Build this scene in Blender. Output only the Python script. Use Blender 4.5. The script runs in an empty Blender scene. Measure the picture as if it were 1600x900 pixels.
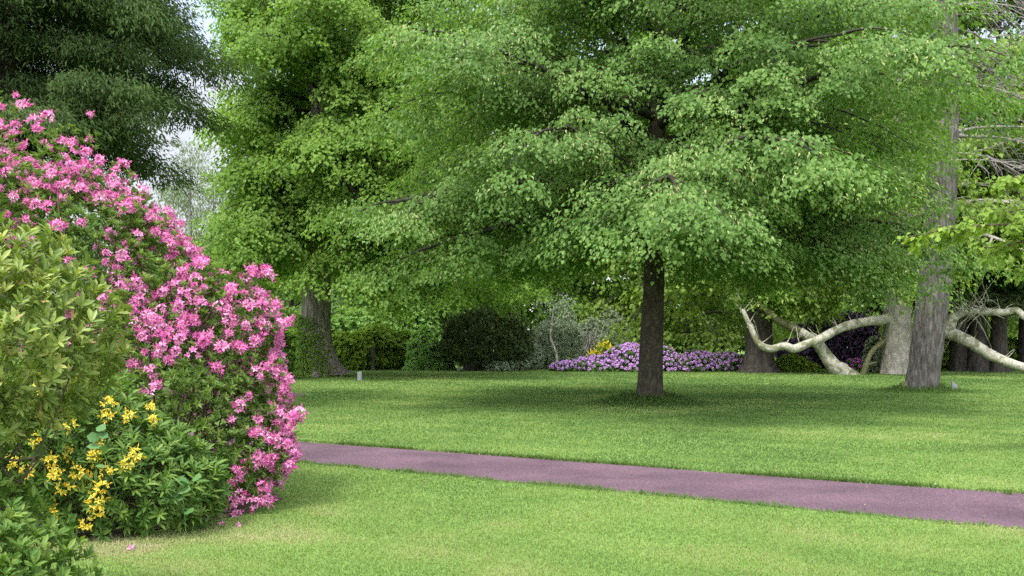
import bpy, math, zlib
import numpy as np

rng = np.random.default_rng(7)
R = math.radians
sc = bpy.context.scene
col = sc.collection
EYE, HZ, FPX = 1.6, 530.0, 1600.0


def at(px, py, d):
    return np.array([(px - 800.0) / FPX * d, d, EYE + (HZ - py) / FPX * d])


# ------------------------------------------------------------------ helpers
def reseed(text):
    """each plant draws from its own random stream, so that changing one leaves the others alone"""
    global rng
    rng = np.random.default_rng(zlib.crc32(text.encode()))


def nrm(v):
    return v / (np.linalg.norm(v, axis=-1, keepdims=True) + 1e-9)


def _hash(ix, iy, iz):
    h = (ix * 374761393 + iy * 668265263 + iz * 2147483647) & 0x7fffffff
    h = ((h ^ (h >> 13)) * 1274126177) & 0x7fffffff
    return ((h ^ (h >> 16)) & 0xffff) / 65535.0


def vnoise(p):
    p = np.asarray(p, float)
    i = np.floor(p).astype(np.int64)
    f = p - i
    f = f * f * (3 - 2 * f)
    x, y, z = i[..., 0], i[..., 1], i[..., 2]
    r = 0
    for dx in (0, 1):
        for dy in (0, 1):
            for dz in (0, 1):
                w = (f[..., 0] if dx else 1 - f[..., 0]) * (f[..., 1] if dy else 1 - f[..., 1]) * (f[..., 2] if dz else 1 - f[..., 2])
                r = r + w * _hash(x + dx, y + dy, z + dz)
    return r


def fbm(p, o=3):
    p = np.asarray(p, float)
    a, s, t = 0.5, 0, 0
    for k in range(o):
        s = s + a * vnoise(p * 2 ** k + 17.3 * k)
        t += a
        a *= 0.5
    return s / t


def make_mesh(name, V, F, var=None, smooth=False):
    V = np.ascontiguousarray(V, np.float32)
    F = np.ascontiguousarray(F, np.int32)
    me = bpy.data.meshes.new(name)
    n, k = F.shape
    me.vertices.add(len(V))
    me.vertices.foreach_set('co', V.ravel())
    me.loops.add(n * k)
    me.loops.foreach_set('vertex_index', F.ravel())
    me.polygons.add(n)
    me.polygons.foreach_set('loop_start', np.arange(0, n * k, k, dtype=np.int32))
    me.polygons.foreach_set('loop_total', np.full(n, k, np.int32))
    if var is not None:
        a = me.attributes.new('var', 'FLOAT', 'FACE')
        a.data.foreach_set('value', np.ascontiguousarray(var, np.float32))
    me.polygons.foreach_set('use_smooth', np.full(n, bool(smooth)))
    me.update(calc_edges=True)
    return me


def tag(o, label=None, cat=None, group=None, kind=None):
    if label: o['label'] = label
    if cat: o['category'] = cat
    if group: o['group'] = group
    if kind: o['kind'] = kind
    return o


def thing(name, label, cat, loc, group=None):
    o = bpy.data.objects.new(name, None)
    o.empty_display_size = 0.2
    col.objects.link(o)
    o.location = tuple(float(c) for c in loc)
    return tag(o, label, cat, group)


def part(name, geo, mat, parent=None, smooth=False, label=None, kind=None):
    V, F = geo[0], geo[1]
    var = geo[2] if len(geo) > 2 else None
    off = np.zeros(3)
    p = parent
    while p is not None:
        off = off + np.array(p.location)
        p = p.parent
    me = make_mesh(name, np.asarray(V) - off, F, var, smooth)
    me.materials.append(mat)
    o = bpy.data.objects.new(name, me)
    col.objects.link(o)
    if parent is not None:
        o.parent = parent
    return tag(o, label=label, kind=kind)


def solo(name, geo, mat, base, label=None, cat=None, group=None, kind=None, smooth=False):
    """a thing that is one mesh with its origin at its base"""
    var = geo[2] if len(geo) > 2 else None
    me = make_mesh(name, np.asarray(geo[0]) - np.asarray(base), geo[1], var, smooth)
    me.materials.append(mat)
    o = bpy.data.objects.new(name, me)
    o.location = tuple(float(c) for c in base)
    col.objects.link(o)
    return tag(o, label, cat, group, kind)


def join(geos):
    Vs, Fs, vs, n = [], [], [], 0
    for g in geos:
        Vs.append(g[0]); Fs.append(np.asarray(g[1]) + n); n += len(g[0])
        vs.append(g[2] if len(g) > 2 else np.full(len(g[1]), .5))
    return np.concatenate(Vs), np.concatenate(Fs), np.concatenate(vs)


# ------------------------------------------------------------------ geometry
def leaves(P, D, N, L, W, fold=.18, droop=.1, wide=.42, var=None):
    """pointed leaf folded along its midrib: two triangles"""
    n = len(P)
    D = nrm(D)
    S = nrm(np.cross(D, N))
    N = np.cross(S, D)
    L = np.broadcast_to(np.asarray(L, float).reshape(-1, 1), (n, 1))
    W = np.broadcast_to(np.asarray(W, float).reshape(-1, 1), (n, 1))
    V = np.empty((n, 4, 3))
    V[:, 0] = P
    V[:, 1] = P + D * L * wide + S * W + N * W * fold * 2
    V[:, 2] = P + D * L - N * L * droop
    V[:, 3] = P + D * L * wide - S * W + N * W * fold * 2
    i = (np.arange(n) * 4)[:, None]
    F = np.concatenate([i + np.array([[0, 1, 2]]), i + np.array([[0, 2, 3]])], axis=1).reshape(-1, 3)
    if var is None: var = rng.random(n)
    return V.reshape(-1, 3), F, np.repeat(var, 2)


def leaves6(P, D, N, L, W, fold=.2, droop=.25, var=None):
    """longer leaf for near plants: rounded outline, arched along its length, 6 triangles"""
    n = len(P)
    D = nrm(D)
    S = nrm(np.cross(D, N))
    N = np.cross(S, D)
    L = np.broadcast_to(np.asarray(L, float).reshape(-1, 1), (n, 1))
    W = np.broadcast_to(np.asarray(W, float).reshape(-1, 1), (n, 1))
    def pt(t, s):
        return P + D * L * t + S * W * s + N * (abs(s) * W * fold * 2 - droop * L * t * t)
    V = np.stack([pt(0, 0), pt(.35, .8), pt(.35, 0), pt(.35, -.8), pt(.7, .85), pt(.72, 0), pt(.7, -.85), pt(1, 0)], axis=1)
    i = (np.arange(n) * 8)[:, None]
    T = [(0, 1, 2), (0, 2, 3), (1, 4, 5), (1, 5, 2), (2, 5, 6), (2, 6, 3), (4, 7, 5), (5, 7, 6)]
    F = np.concatenate([i + np.array([t]) for t in T], axis=1).reshape(-1, 3)
    if var is None: var = rng.random(n)
    return V.reshape(-1, 3), F, np.repeat(var, 8)


def resample(pts, k):
    pts = np.asarray(pts, float)
    s = np.concatenate([[0], np.cumsum(np.linalg.norm(np.diff(pts[:, :3], axis=0), axis=1))])
    # Catmull-Rom through the points
    t = np.linspace(0, s[-1], k)
    j = np.clip(np.searchsorted(s, t, side='right') - 1, 0, len(pts) - 2)
    u = ((t - s[j]) / (s[j + 1] - s[j] + 1e-9))[:, None]
    p0 = pts[np.clip(j - 1, 0, None)]; p1 = pts[j]; p2 = pts[j + 1]; p3 = pts[np.clip(j + 2, None, len(pts) - 1)]
    return .5 * ((2 * p1) + (-p0 + p2) * u + (2 * p0 - 5 * p1 + 4 * p2 - p3) * u * u + (-p0 + 3 * p1 - 3 * p2 + p3) * u ** 3)


def tube(pts, rad, ns=6, disp=None):
    """tapered tube along a polyline, quads as triangles; disp(th, P, r) -> radial factor"""
    pts = np.asarray(pts, float); rad = np.asarray(rad, float)
    k = len(pts)
    T = nrm(np.gradient(pts, axis=0))
    ref = np.array([1., 0, 0]) if abs(T[0, 2]) > .7 else np.array([0, 0, 1.])
    A = nrm(np.cross(T, ref)); B = np.cross(T, A)
    th = np.linspace(0, 2 * np.pi, ns, endpoint=False)
    ring = A[:, None] * np.cos(th)[None, :, None] + B[:, None] * np.sin(th)[None, :, None]
    rr = rad[:, None] * np.ones(ns)
    if disp is not None:
        rr = rr * disp(np.broadcast_to(th, rr.shape), pts[:, None] + ring * rr[..., None], ring, np.arange(k)[:, None] / (k - 1))
    V = (pts[:, None] + ring * rr[..., None]).reshape(-1, 3)
    a = np.arange(k - 1)[:, None] * ns + np.arange(ns)[None]
    b = np.arange(k - 1)[:, None] * ns + (np.arange(ns)[None] + 1) % ns
    q = np.stack([a, b, b + ns, a + ns], -1).reshape(-1, 4)
    F = np.concatenate([q[:, [0, 1, 2]], q[:, [0, 2, 3]]])
    n = len(V)
    V = np.concatenate([V, pts[-1:] + T[-1:] * rad[-1]])
    i = np.arange(ns); base = (k - 1) * ns
    cap = np.stack([base + i, base + (i + 1) % ns, np.full(ns, n)], -1)
    F = np.concatenate([F, cap])
    return V, F, np.full(len(F), .5)


def trunk_geo(pts, rad, ns=56, k=90, ridge=.06, freq=9., stretch=.18, flare=.5, flare_h=.8, lobes=6, seed=0., lob=.35, burr=.04):
    P = resample(pts, k)
    s = np.linspace(0, 1, len(rad))
    rd = np.interp(np.linspace(0, 1, k), s, rad)
    z = P[:, 2] - P[0, 2]
    fl = np.exp(-np.clip(z, 0, None) / flare_h)
    rd = rd * (1 + flare * fl ** 1.5)
    def disp(th, pos, ring, t):
        q = pos * freq; q = q * np.array([1, 1, stretch]) + seed
        n = fbm(q, 3)
        rg = 1 - np.abs(n * 2 - 1) * 2.2
        ll = np.cos(th * lobes + seed + 1.7 * np.sin(th * 2 + seed)) * fl[:, None] * lob
        b = (fbm(pos * 1.1 + seed, 2) - .5) * 2 * burr
        return 1 + ridge * rg + ll + b
    return tube(P, rd, ns, disp)


def limb_curve(p0, az, L, e0, sag, k=8, wob=.06):
    t = np.linspace(0, 1, k)
    d = np.array([math.cos(az), math.sin(az), 0])
    w = np.array([-d[1], d[0], 0])
    z = L * (math.tan(e0) * t - sag * t * t)
    off = np.cumsum(rng.normal(0, wob * L / k, (k, 2)), axis=0)
    off[0] = 0
    return p0 + d * (L * t)[:, None] + w * off[:, :1] + np.array([0, 0, 1.]) * (z + off[:, 1] * .6)[:, None]


def interp_curve(C, t):
    k = len(C) - 1
    x = np.clip(t * k, 0, k - 1e-6); i = x.astype(int); f = (x - i)[:, None]
    return C[i] * (1 - f) + C[i + 1] * f


def pad_leaves(C, O, PR, per, L, W, droop=.45, thick=.18, fold=.18, wide=.42, noise=.45, bract=0., clump=.35, elong=1.2, ld=.1, hangl=.6):
    """leaf sprays: shallow drooping domes of leaves around centres C with outward directions O"""
    m = len(C)
    n = m * per
    c = np.repeat(C, per, 0); o = np.repeat(O, per, 0); pr = np.repeat(PR, per)
    v = np.stack([-o[:, 1], o[:, 0], np.zeros(n)], -1)
    th = rng.random(n) * 2 * np.pi
    r = np.sqrt(rng.random(n))
    rad = o * np.cos(th)[:, None] * elong + v * np.sin(th)[:, None]
    P = c + rad * (r * pr)[:, None]
    P[:, 2] += pr * (-droop * r * r + rng.normal(0, thick, n))
    D = rad * (.5 * r)[:, None] + o * .55 + rng.normal(0, noise, (n, 3))
    D[:, 2] -= hangl + .5 * r
    N = rad * (r * droop)[:, None] * .9 + o * .55 + rng.normal(0, noise * .8, (n, 3))
    N[:, 2] += .75
    cv = np.repeat(rng.random(m), per)
    var = np.clip(clump * cv + (1 - clump) * rng.random(n), 0, 1) * .86
    sz = rng.uniform(.7, 1.25, n)
    Ls, Ws = L * sz, W * sz
    if bract > 0:
        b = rng.random(n) < bract * (np.repeat(rng.random(m) ** 2, per) * 2.2)
        var[b] = rng.uniform(.92, 1.0, b.sum())
        Ws = np.where(b, Ws * .42, Ws)
    return leaves(P, D, N, Ls, Ws, fold, ld, wide, var)


# ------------------------------------------------------------------ materials
def new_mat(name):
    m = bpy.data.materials.new(name)
    m.use_nodes = True
    nt = m.node_tree
    nt.nodes.clear()
    out = nt.nodes.new('ShaderNodeOutputMaterial')
    return m, nt, out


def ramp(nt, stops):
    r = nt.nodes.new('ShaderNodeValToRGB')
    e = r.color_ramp.elements
    e[0].position, e[0].color = stops[0][0], (*stops[0][1], 1)
    e[1].position, e[1].color = stops[-1][0], (*stops[-1][1], 1)
    for p, c in stops[1:-1]:
        x = e.new(p); x.color = (*c, 1)
    return r


def leaf_mat(name, stops, trans=.38, tt=(1.25, 1.35, .55), rough=.55, spec=.22, interp=None):
    m, nt, out = new_mat(name)
    a = nt.nodes.new('ShaderNodeAttribute'); a.attribute_name = 'var'
    r = ramp(nt, stops)
    if interp: r.color_ramp.interpolation = interp
    nt.links.new(a.outputs['Fac'], r.inputs[0])
    p = nt.nodes.new('ShaderNodeBsdfPrincipled')
    p.inputs['Roughness'].default_value = rough
    p.inputs['Specular IOR Level'].default_value = spec
    nt.links.new(r.outputs[0], p.inputs['Base Color'])
    t = nt.nodes.new('ShaderNodeBsdfTranslucent')
    mx = nt.nodes.new('ShaderNodeMix'); mx.data_type = 'RGBA'; mx.blend_type = 'MULTIPLY'
    mx.inputs[0].default_value = 1
    mx.inputs[7].default_value = (*tt, 1)
    nt.links.new(r.outputs[0], mx.inputs[6])
    nt.links.new(mx.outputs[2], t.inputs[0])
    ms = nt.nodes.new('ShaderNodeMixShader'); ms.inputs[0].default_value = trans
    nt.links.new(p.outputs[0], ms.inputs[1]); nt.links.new(t.outputs[0], ms.inputs[2])
    nt.links.new(ms.outputs[0], out.inputs[0])
    return m


def bark_mat(name, c0, c1, c2, scale=6., stretch=.22, bump=.5, patch=None, rough=.9):
    m, nt, out = new_mat(name)
    tc = nt.nodes.new('ShaderNodeTexCoord')
    mp = nt.nodes.new('ShaderNodeMapping'); mp.inputs['Scale'].default_value = (scale, scale, scale * stretch)
    nt.links.new(tc.outputs['Object'], mp.inputs[0])
    n = nt.nodes.new('ShaderNodeTexNoise'); n.inputs['Scale'].default_value = 2.2; n.inputs['Detail'].default_value = 8; n.inputs['Roughness'].default_value = .65
    nt.links.new(mp.outputs[0], n.inputs[0])
    r = ramp(nt, [(.3, c0), (.5, c1), (.72, c2)])
    nt.links.new(n.outputs[0], r.inputs[0])
    p = nt.nodes.new('ShaderNodeBsdfPrincipled'); p.inputs['Roughness'].default_value = rough
    p.inputs['Specular IOR Level'].default_value = .2
    src = r.outputs[0]
    if patch:
        n2 = nt.nodes.new('ShaderNodeTexNoise'); n2.inputs['Scale'].default_value = patch[1]; n2.inputs['Detail'].default_value = 5
        nt.links.new(tc.outputs['Object'], n2.inputs[0])
        r2 = ramp(nt, [(patch[2], (0, 0, 0)), (patch[2] + .1, (1, 1, 1))])
        nt.links.new(n2.outputs[0], r2.inputs[0])
        mx = nt.nodes.new('ShaderNodeMix'); mx.data_type = 'RGBA'
        nt.links.new(r2.outputs[0], mx.inputs[0]); nt.links.new(src, mx.inputs[6]); mx.inputs[7].default_value = (*patch[0], 1)
        src = mx.outputs[2]
    nt.links.new(src, p.inputs['Base Color'])
    b = nt.nodes.new('ShaderNodeBump'); b.inputs['Strength'].default_value = bump; b.inputs['Distance'].default_value = .03
    nt.links.new(n.outputs[0], b.inputs['Height']); nt.links.new(b.outputs[0], p.inputs['Normal'])
    nt.links.new(p.outputs[0], out.inputs[0])
    return m


def plain_mat(name, c, rough=.7, spec=.3, noise=0.0, scale=20.):
    m, nt, out = new_mat(name)
    p = nt.nodes.new('ShaderNodeBsdfPrincipled'); p.inputs['Roughness'].default_value = rough
    p.inputs['Specular IOR Level'].default_value = spec
    tc = nt.nodes.new('ShaderNodeTexCoord')
    n = nt.nodes.new('ShaderNodeTexNoise'); n.inputs['Scale'].default_value = scale; n.inputs['Detail'].default_value = 6
    nt.links.new(tc.outputs['Object'], n.inputs[0])
    lo = tuple(x * (1 - noise) for x in c); hi = tuple(x * (1 + noise) for x in c)
    r = ramp(nt, [(.3, lo), (.7, hi)])
    nt.links.new(n.outputs[0], r.inputs[0]); nt.links.new(r.outputs[0], p.inputs['Base Color'])
    nt.links.new(p.outputs[0], out.inputs[0])
    return m


M = {}
M['lime'] = leaf_mat('lime_leaf', [(0, (.062, .126, .029)), (.45, (.102, .188, .040)), (.86, (.165, .265, .065)), (.92, (.27, .32, .12)), (1, (.36, .37, .18))], trans=.47, spec=.22)
M['oldlime'] = leaf_mat('old_lime_leaf', [(0, (.088, .158, .024)), (.5, (.132, .226, .034)), (.9, (.19, .295, .052)), (1, (.24, .34, .08))], trans=.5)
M['chestnut'] = leaf_mat('yellow_green_leaf', [(0, (.085, .145, .024)), (.5, (.145, .22, .036)), (1, (.24, .31, .07))], trans=.45)
M['bright'] = leaf_mat('bright_leaf', [(0, (.09, .16, .016)), (.5, (.15, .235, .028)), (1, (.23, .31, .05))], trans=.42)
M['mid'] = leaf_mat('mid_leaf', [(0, (.055, .115, .026)), (.5, (.085, .165, .036)), (1, (.14, .23, .055))], trans=.42)
M['weep'] = leaf_mat('fresh_leaf', [(0, (.12, .22, .06)), (.5, (.18, .31, .085)), (1, (.25, .39, .12))], trans=.42)
M['silver'] = leaf_mat('silver_leaf', [(0, (.16, .20, .12)), (.5, (.23, .28, .18)), (1, (.31, .35, .25))], trans=.3, tt=(1.1, 1.15, .8))
M['hemlock'] = leaf_mat('hemlock_needle', [(0, (.040, .072, .024)), (.6, (.066, .108, .034)), (.86, (.105, .15, .042)), (1, (.15, .19, .06))], trans=.36, spec=.15, rough=.7)
M['yew'] = leaf_mat('yew_needle', [(0, (.034, .056, .018)), (.6, (.060, .088, .026)), (1, (.12, .15, .045))], trans=.15)
M['larch'] = leaf_mat('larch_needle', [(0, (.085, .125, .06)), (1, (.17, .22, .11))], trans=.4)
M['copper'] = leaf_mat('copper_leaf', [(0, (.05, .032, .07)), (.6, (.095, .062, .115)), (1, (.17, .12, .19))], trans=.2, tt=(1.2, .9, .9))
M['azalea'] = leaf_mat('azalea_leaf', [(0, (.045, .095, .018)), (.5, (.090, .155, .028)), (.85, (.16, .22, .048)), (1, (.25, .19, .09))], trans=.34, rough=.42)
M['young'] = leaf_mat('young_azalea_leaf', [(0, (.060, .108, .020)), (.4, (.118, .172, .034)), (.8, (.215, .26, .062)), (.93, (.31, .32, .09)), (1, (.33, .20, .11))], trans=.32, rough=.4)
M['lower'] = leaf_mat('azalea_dark_leaf', [(0, (.040, .095, .016)), (.5, (.078, .150, .024)), (1, (.18, .25, .045))], trans=.32, rough=.55, spec=.22)
M['vine'] = leaf_mat('vine_leaf', [(0, (.05, .12, .035)), (1, (.10, .20, .06))], trans=.25)
M['ivy'] = leaf_mat('ivy_leaf', [(0, (.09, .17, .025)), (1, (.20, .30, .055))], trans=.25)
M['pink'] = leaf_mat('pink_petal', [(0, (.48, .07, .26)), (.3, (.62, .19, .42)), (.7, (.69, .31, .52)), (.94, (.76, .47, .63)), (.96, (.80, .24, .12)), (1, (.80, .28, .10))], trans=.3, tt=(1, .8, .9), rough=.6, spec=.2)
M['yellow'] = leaf_mat('yellow_petal', [(0, (.60, .42, .025)), (.4, (.70, .58, .06)), (.9, (.76, .68, .15)), (1, (.42, .14, .02))], trans=.3, tt=(1, .9, .6), rough=.6, spec=.2)
M['purple'] = leaf_mat('mauve_petal', [(0, (.38, .18, .48)), (.5, (.52, .29, .60)), (.8, (.60, .38, .66)), (1, (.70, .52, .74))], trans=.25, tt=(1, .9, 1), rough=.6, spec=.2)
M['magenta'] = leaf_mat('magenta_petal', [(0, (.40, .05, .36)), (1, (.62, .20, .56))], trans=.25, tt=(1, .9, 1))
M['broom'] = leaf_mat('broom_petal', [(0, (.55, .42, .02)), (1, (.75, .62, .04))], trans=.25, tt=(1, 1, .6))
M['grass'] = leaf_mat('grass_blade', [(0, (.066, .120, .026)), (.4, (.108, .178, .040)), (.75, (.165, .232, .060)), (.93, (.24, .265, .10)), (1, (.32, .29, .16))], trans=.35, tt=(1.15, 1.25, .6), rough=.55, spec=.25)
M['bark_lime'] = bark_mat('lime_bark', (.016, .014, .009), (.042, .036, .024), (.085, .075, .052), 5, .5, .6)
M['bark_limb'] = bark_mat('limb_bark', (.012, .011, .008), (.03, .026, .018), (.06, .052, .038), 5, .4, .4)
M['bark_old'] = bark_mat('old_lime_bark', (.060, .050, .040), (.16, .138, .115), (.31, .28, .245), 4, .2, .8)
M['bark_conifer'] = bark_mat('furrowed_bark', (.020, .018, .015), (.068, .062, .055), (.15, .14, .128), 7, .16, .9)
M['bark_plane'] = bark_mat('flaking_plane_bark', (.11, .10, .085), (.24, .22, .185), (.38, .355, .30), 3.5, .6, .6, patch=((.19, .18, .15), 1.6, .52))
M['bark_white'] = bark_mat('pale_limb_bark', (.13, .125, .095), (.27, .26, .205), (.44, .43, .36), 4, .8, .5, patch=((.12, .125, .07), 2.6, .50))
M['bark_moss'] = bark_mat('mossy_bark', (.04, .042, .018), (.085, .088, .036), (.15, .14, .085), 6, .6, .6)
M['bark_dark'] = bark_mat('dark_bark', (.016, .014, .012), (.040, .034, .029), (.085, .073, .06), 4, .25, .6)
M['bark_grey'] = bark_mat('grey_twig', (.07, .062, .055), (.14, .127, .115), (.24, .22, .20), 5, .5, .4)
M['stem'] = bark_mat('shrub_stem', (.03, .022, .015), (.07, .052, .036), (.13, .10, .07), 8, .3, .4)
M['slate'] = plain_mat('slate_stone', (.15, .16, .17), .7, .3, .3, 30)
M['post'] = plain_mat('weathered_post', (.33, .31, .29), .8, .2, .25, 25)


def lawn_material():
    m, nt, out = new_mat('mown_lawn')
    tc = nt.nodes.new('ShaderNodeTexCoord')
    def noise(s, d, src=None, sc3=None):
        n = nt.nodes.new('ShaderNodeTexNoise'); n.inputs['Scale'].default_value = s; n.inputs['Detail'].default_value = d; n.inputs['Roughness'].default_value = .6
        nt.links.new(tc.outputs['Object'], n.inputs[0])
        return n
    n1, n2, n3 = noise(.35, 4), noise(2.2, 5), noise(28, 4)
    a = nt.nodes.new('ShaderNodeMath'); a.operation = 'MULTIPLY_ADD'; a.inputs[1].default_value = .45
    nt.links.new(n2.outputs[0], a.inputs[0]); nt.links.new(n1.outputs[0], a.inputs[2])
    b = nt.nodes.new('ShaderNodeMath'); b.operation = 'MULTIPLY_ADD'; b.inputs[1].default_value = .55
    nt.links.new(n3.outputs[0], b.inputs[0]); nt.links.new(a.outputs[0], b.inputs[2])
    r = ramp(nt, [(.62, (.070, .125, .026)), (.9, (.105, .175, .036)), (1.0, (.135, .205, .05)), ])
    mr = nt.nodes.new('ShaderNodeMath'); mr.operation = 'MULTIPLY'; mr.inputs[1].default_value = .85
    nt.links.new(b.outputs[0], mr.inputs[0]); nt.links.new(mr.outputs[0], r.inputs[0])
    p = nt.nodes.new('ShaderNodeBsdfPrincipled'); p.inputs['Roughness'].default_value = .9; p.inputs['Specular IOR Level'].default_value = .1
    nt.links.new(r.outputs[0], p.inputs['Base Color'])
    bp = nt.nodes.new('ShaderNodeBump'); bp.inputs['Strength'].default_value = .6; bp.inputs['Distance'].default_value = .03
    nt.links.new(n3.outputs[0], bp.inputs['Height']); nt.links.new(bp.outputs[0], p.inputs['Normal'])
    nt.links.new(p.outputs[0], out.inputs[0])
    return m


def path_material():
    m, nt, out = new_mat('red_tarmac')
    tc = nt.nodes.new('ShaderNodeTexCoord')
    n = nt.nodes.new('ShaderNodeTexNoise'); n.inputs['Scale'].default_value = 90; n.inputs['Detail'].default_value = 3
    n2 = nt.nodes.new('ShaderNodeTexNoise'); n2.inputs['Scale'].default_value = .9; n2.inputs['Detail'].default_value = 6
    v = nt.nodes.new('ShaderNodeTexVoronoi'); v.inputs['Scale'].default_value = 60
    for q in (n, n2, v): nt.links.new(tc.outputs['Object'], q.inputs[0])
    r = ramp(nt, [(.32, (.036, .020, .027)), (.5, (.074, .042, .055)), (.70, (.135, .090, .108))])
    nt.links.new(n.outputs[0], r.inputs[0])
    r2 = ramp(nt, [(.32, (.66, .62, .64)), (.5, (.95, .93, .94)), (.68, (1.2, 1.17, 1.18))])
    nt.links.new(n2.outputs[0], r2.inputs[0])
    mx = nt.nodes.new('ShaderNodeMix'); mx.data_type = 'RGBA'; mx.blend_type = 'MULTIPLY'; mx.inputs[0].default_value = 1
    nt.links.new(r.outputs[0], mx.inputs[6]); nt.links.new(r2.outputs[0], mx.inputs[7])
    p = nt.nodes.new('ShaderNodeBsdfPrincipled'); p.inputs['Roughness'].default_value = .85; p.inputs['Specular IOR Level'].default_value = .25
    nt.links.new(mx.outputs[2], p.inputs['Base Color'])
    bp = nt.nodes.new('ShaderNodeBump'); bp.inputs['Strength'].default_value = .5; bp.inputs['Distance'].default_value = .01
    nt.links.new(v.outputs[0], bp.inputs['Height']); nt.links.new(bp.outputs[0], p.inputs['Normal'])
    nt.links.new(p.outputs[0], out.inputs[0])
    return m


M['lawn'] = lawn_material()
M['path'] = path_material()
M['soil'] = plain_mat('mulch_soil', (.085, .062, .048), .95, .1, .5, 14)

# ------------------------------------------------------------------ ground, path
S = 260.0
gx = np.concatenate([[-S], np.linspace(-60, 60, 41), [S]])
gy = np.concatenate([[-S], np.linspace(-20, 100, 41), [S]])
X, Y = np.meshgrid(gx, gy)
V = np.stack([X.ravel(), Y.ravel(), np.zeros(X.size)], -1)
nx = len(gx)
a = (np.arange(len(gy) - 1)[:, None] * nx + np.arange(nx - 1)[None]).ravel()
F = np.stack([a, a + 1, a + 1 + nx, a + nx], -1)
solo('lawn', (V, F), M['lawn'], (0, 0, 0), kind='structure')

NEAR = np.array([(-22, 26.6), (-14, 20.9), (-8, 16.9), (-3.04, 13.47), (-.75, 11.95), (1.35, 10.56), (3.0, 9.46), (4.3, 8.6), (7, 6.9), (11, 4.5), (20, -.5)])
FAR = np.array([(-20.5, 28.9), (-12.6, 23.0), (-7.6, 19.2), (-3.65, 16.2), (-.9, 14.46), (1.61, 12.86), (3.62, 11.53), (5.3, 10.58), (8.2, 8.8), (12.2, 6.6), (21.2, 1.6)])
def near_y(x): return np.interp(x, NEAR[:, 0], NEAR[:, 1])
def far_y(x): return np.interp(x, FAR[:, 0], FAR[:, 1])
N_ = resample(np.c_[NEAR, np.zeros(len(NEAR))], 400); F_ = resample(np.c_[FAR, np.zeros(len(FAR))], 400)
wig = (fbm(np.c_[N_[:, :2] * 3.4, np.zeros(400)], 4) - .5) * .26
wig2 = (fbm(np.c_[F_[:, :2] * 2.2 + 40, np.zeros(400)], 3) - .5) * .12
N_[:, 1] += wig; F_[:, 1] += wig2
V = np.concatenate([N_, F_]); V[:, 2] = .004
i = np.arange(399)
solo('path', (V, np.stack([i, i + 1, i + 401, i + 400], -1)), M['path'], (0, 0, 0), kind='structure')

# soil beneath the azaleas and the mulch bed
def blob(cx, cy, rx, ry, z, n=64, seed=0., rough=.25):
    th = np.linspace(0, 2 * np.pi, n, endpoint=False)
    k = 1 + rough * (fbm(np.c_[np.cos(th) * 2 + seed, np.sin(th) * 2, np.zeros(n)], 3) - .5) * 2
    ring = np.c_[cx + rx * k * np.cos(th), cy + ry * k * np.sin(th), np.full(n, z)]
    V = np.concatenate([ring, [[cx, cy, z]]])
    i = np.arange(n)
    return V, np.stack([i, (i + 1) % n, np.full(n, n)], -1)
solo('azalea_bed', blob(-4.7, 9.6, 2.35, 1.9, .008, seed=3.), M['soil'], (-4.7, 9.6, 0), kind='structure')
solo('mulch_bed', blob(-7.6, 29.2, 1.9, 1.7, .008, seed=9.), M['soil'], (-7.6, 29.2, 0), kind='structure')

BUSHES = [(-4.7, 9.6, 2.25, 1.8)]
# grass blades: density falls with distance so that it stays even in the view
def grass_field():
    reseed('grass')
    n = 900000
    d = 4.2 * (56 / 4.2) ** rng.random(n)
    u = rng.uniform(-.66, .66, n)
    x, y = u * d, d
    ok = (y < near_y(x) + .01 + rng.normal(0, .03, n)) | (y > far_y(x) - .02 + rng.normal(0, .03, n))
    for bx, by, ra, rb in BUSHES + [(-7.6, 29.2, 1.8, 1.6)]:
        e = ((x - bx) / ra) ** 2 + ((y - by) / rb) ** 2
        ok &= e > (.9 + .25 * rng.random(n))
    x, y, d = x[ok], y[ok], d[ok]
    n = len(x)
    q = np.c_[x, y, np.zeros(n)]
    patch = fbm(q * .35, 3)
    patch2 = fbm(q * 1.7 + 9, 3)
    P = np.c_[x, y, np.zeros(n)]
    near_edge = np.exp(-np.abs(y - far_y(x)) / .07) + .5 * np.exp(-np.abs(y - near_y(x)) / .06)
    tr = np.hypot(x - 3.36, (y - 25.1)) ; mound = np.exp(-(tr / .95) ** 2)
    tr2 = np.hypot(x - 12.4, (y - 31.3)); mound2 = np.exp(-(tr2 / .9) ** 2)
    h = (.014 + .016 * rng.random(n) + .018 * (patch2 - .45)) * (1 + .55 * near_edge) * (1 + 7.0 * mound * rng.random(n) + 3. * mound2 * rng.random(n)) * np.clip(d / 12, 1, 1.8)
    D = rng.normal(0, .5, (n, 3)); D[:, 2] = 1
    N = rng.normal(0, .8, (n, 3)) + [0, -.6, .4]
    dry = np.exp(-(((x - 13.6) / 2.2) ** 2 + ((y - 27.2) / 1.7) ** 2)) * .28
    edge_dry = np.exp(-((((x + 2.9) / 1.4) ** 2 + ((y - 8.0) / 1.0) ** 2))) * .30
    var = .20 + .16 * rng.random(n) + 1.35 * (patch - .5) + .9 * (patch2 - .5) + .05 * np.sign(np.sin((x * .56 + y * .83) * 5.6)) + .25 * (fbm(q * .12 + 31, 2) - .5) + dry + edge_dry + .08
    straw = rng.random(n) < .03
    var[straw] += .3
    return leaves(P, D, N, h, np.clip(.00050 * d, .0024, .025), .0, .25, .3, np.clip(np.where(var > .8, .8 + (var - .8) * .5, var), 0, 1))
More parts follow.
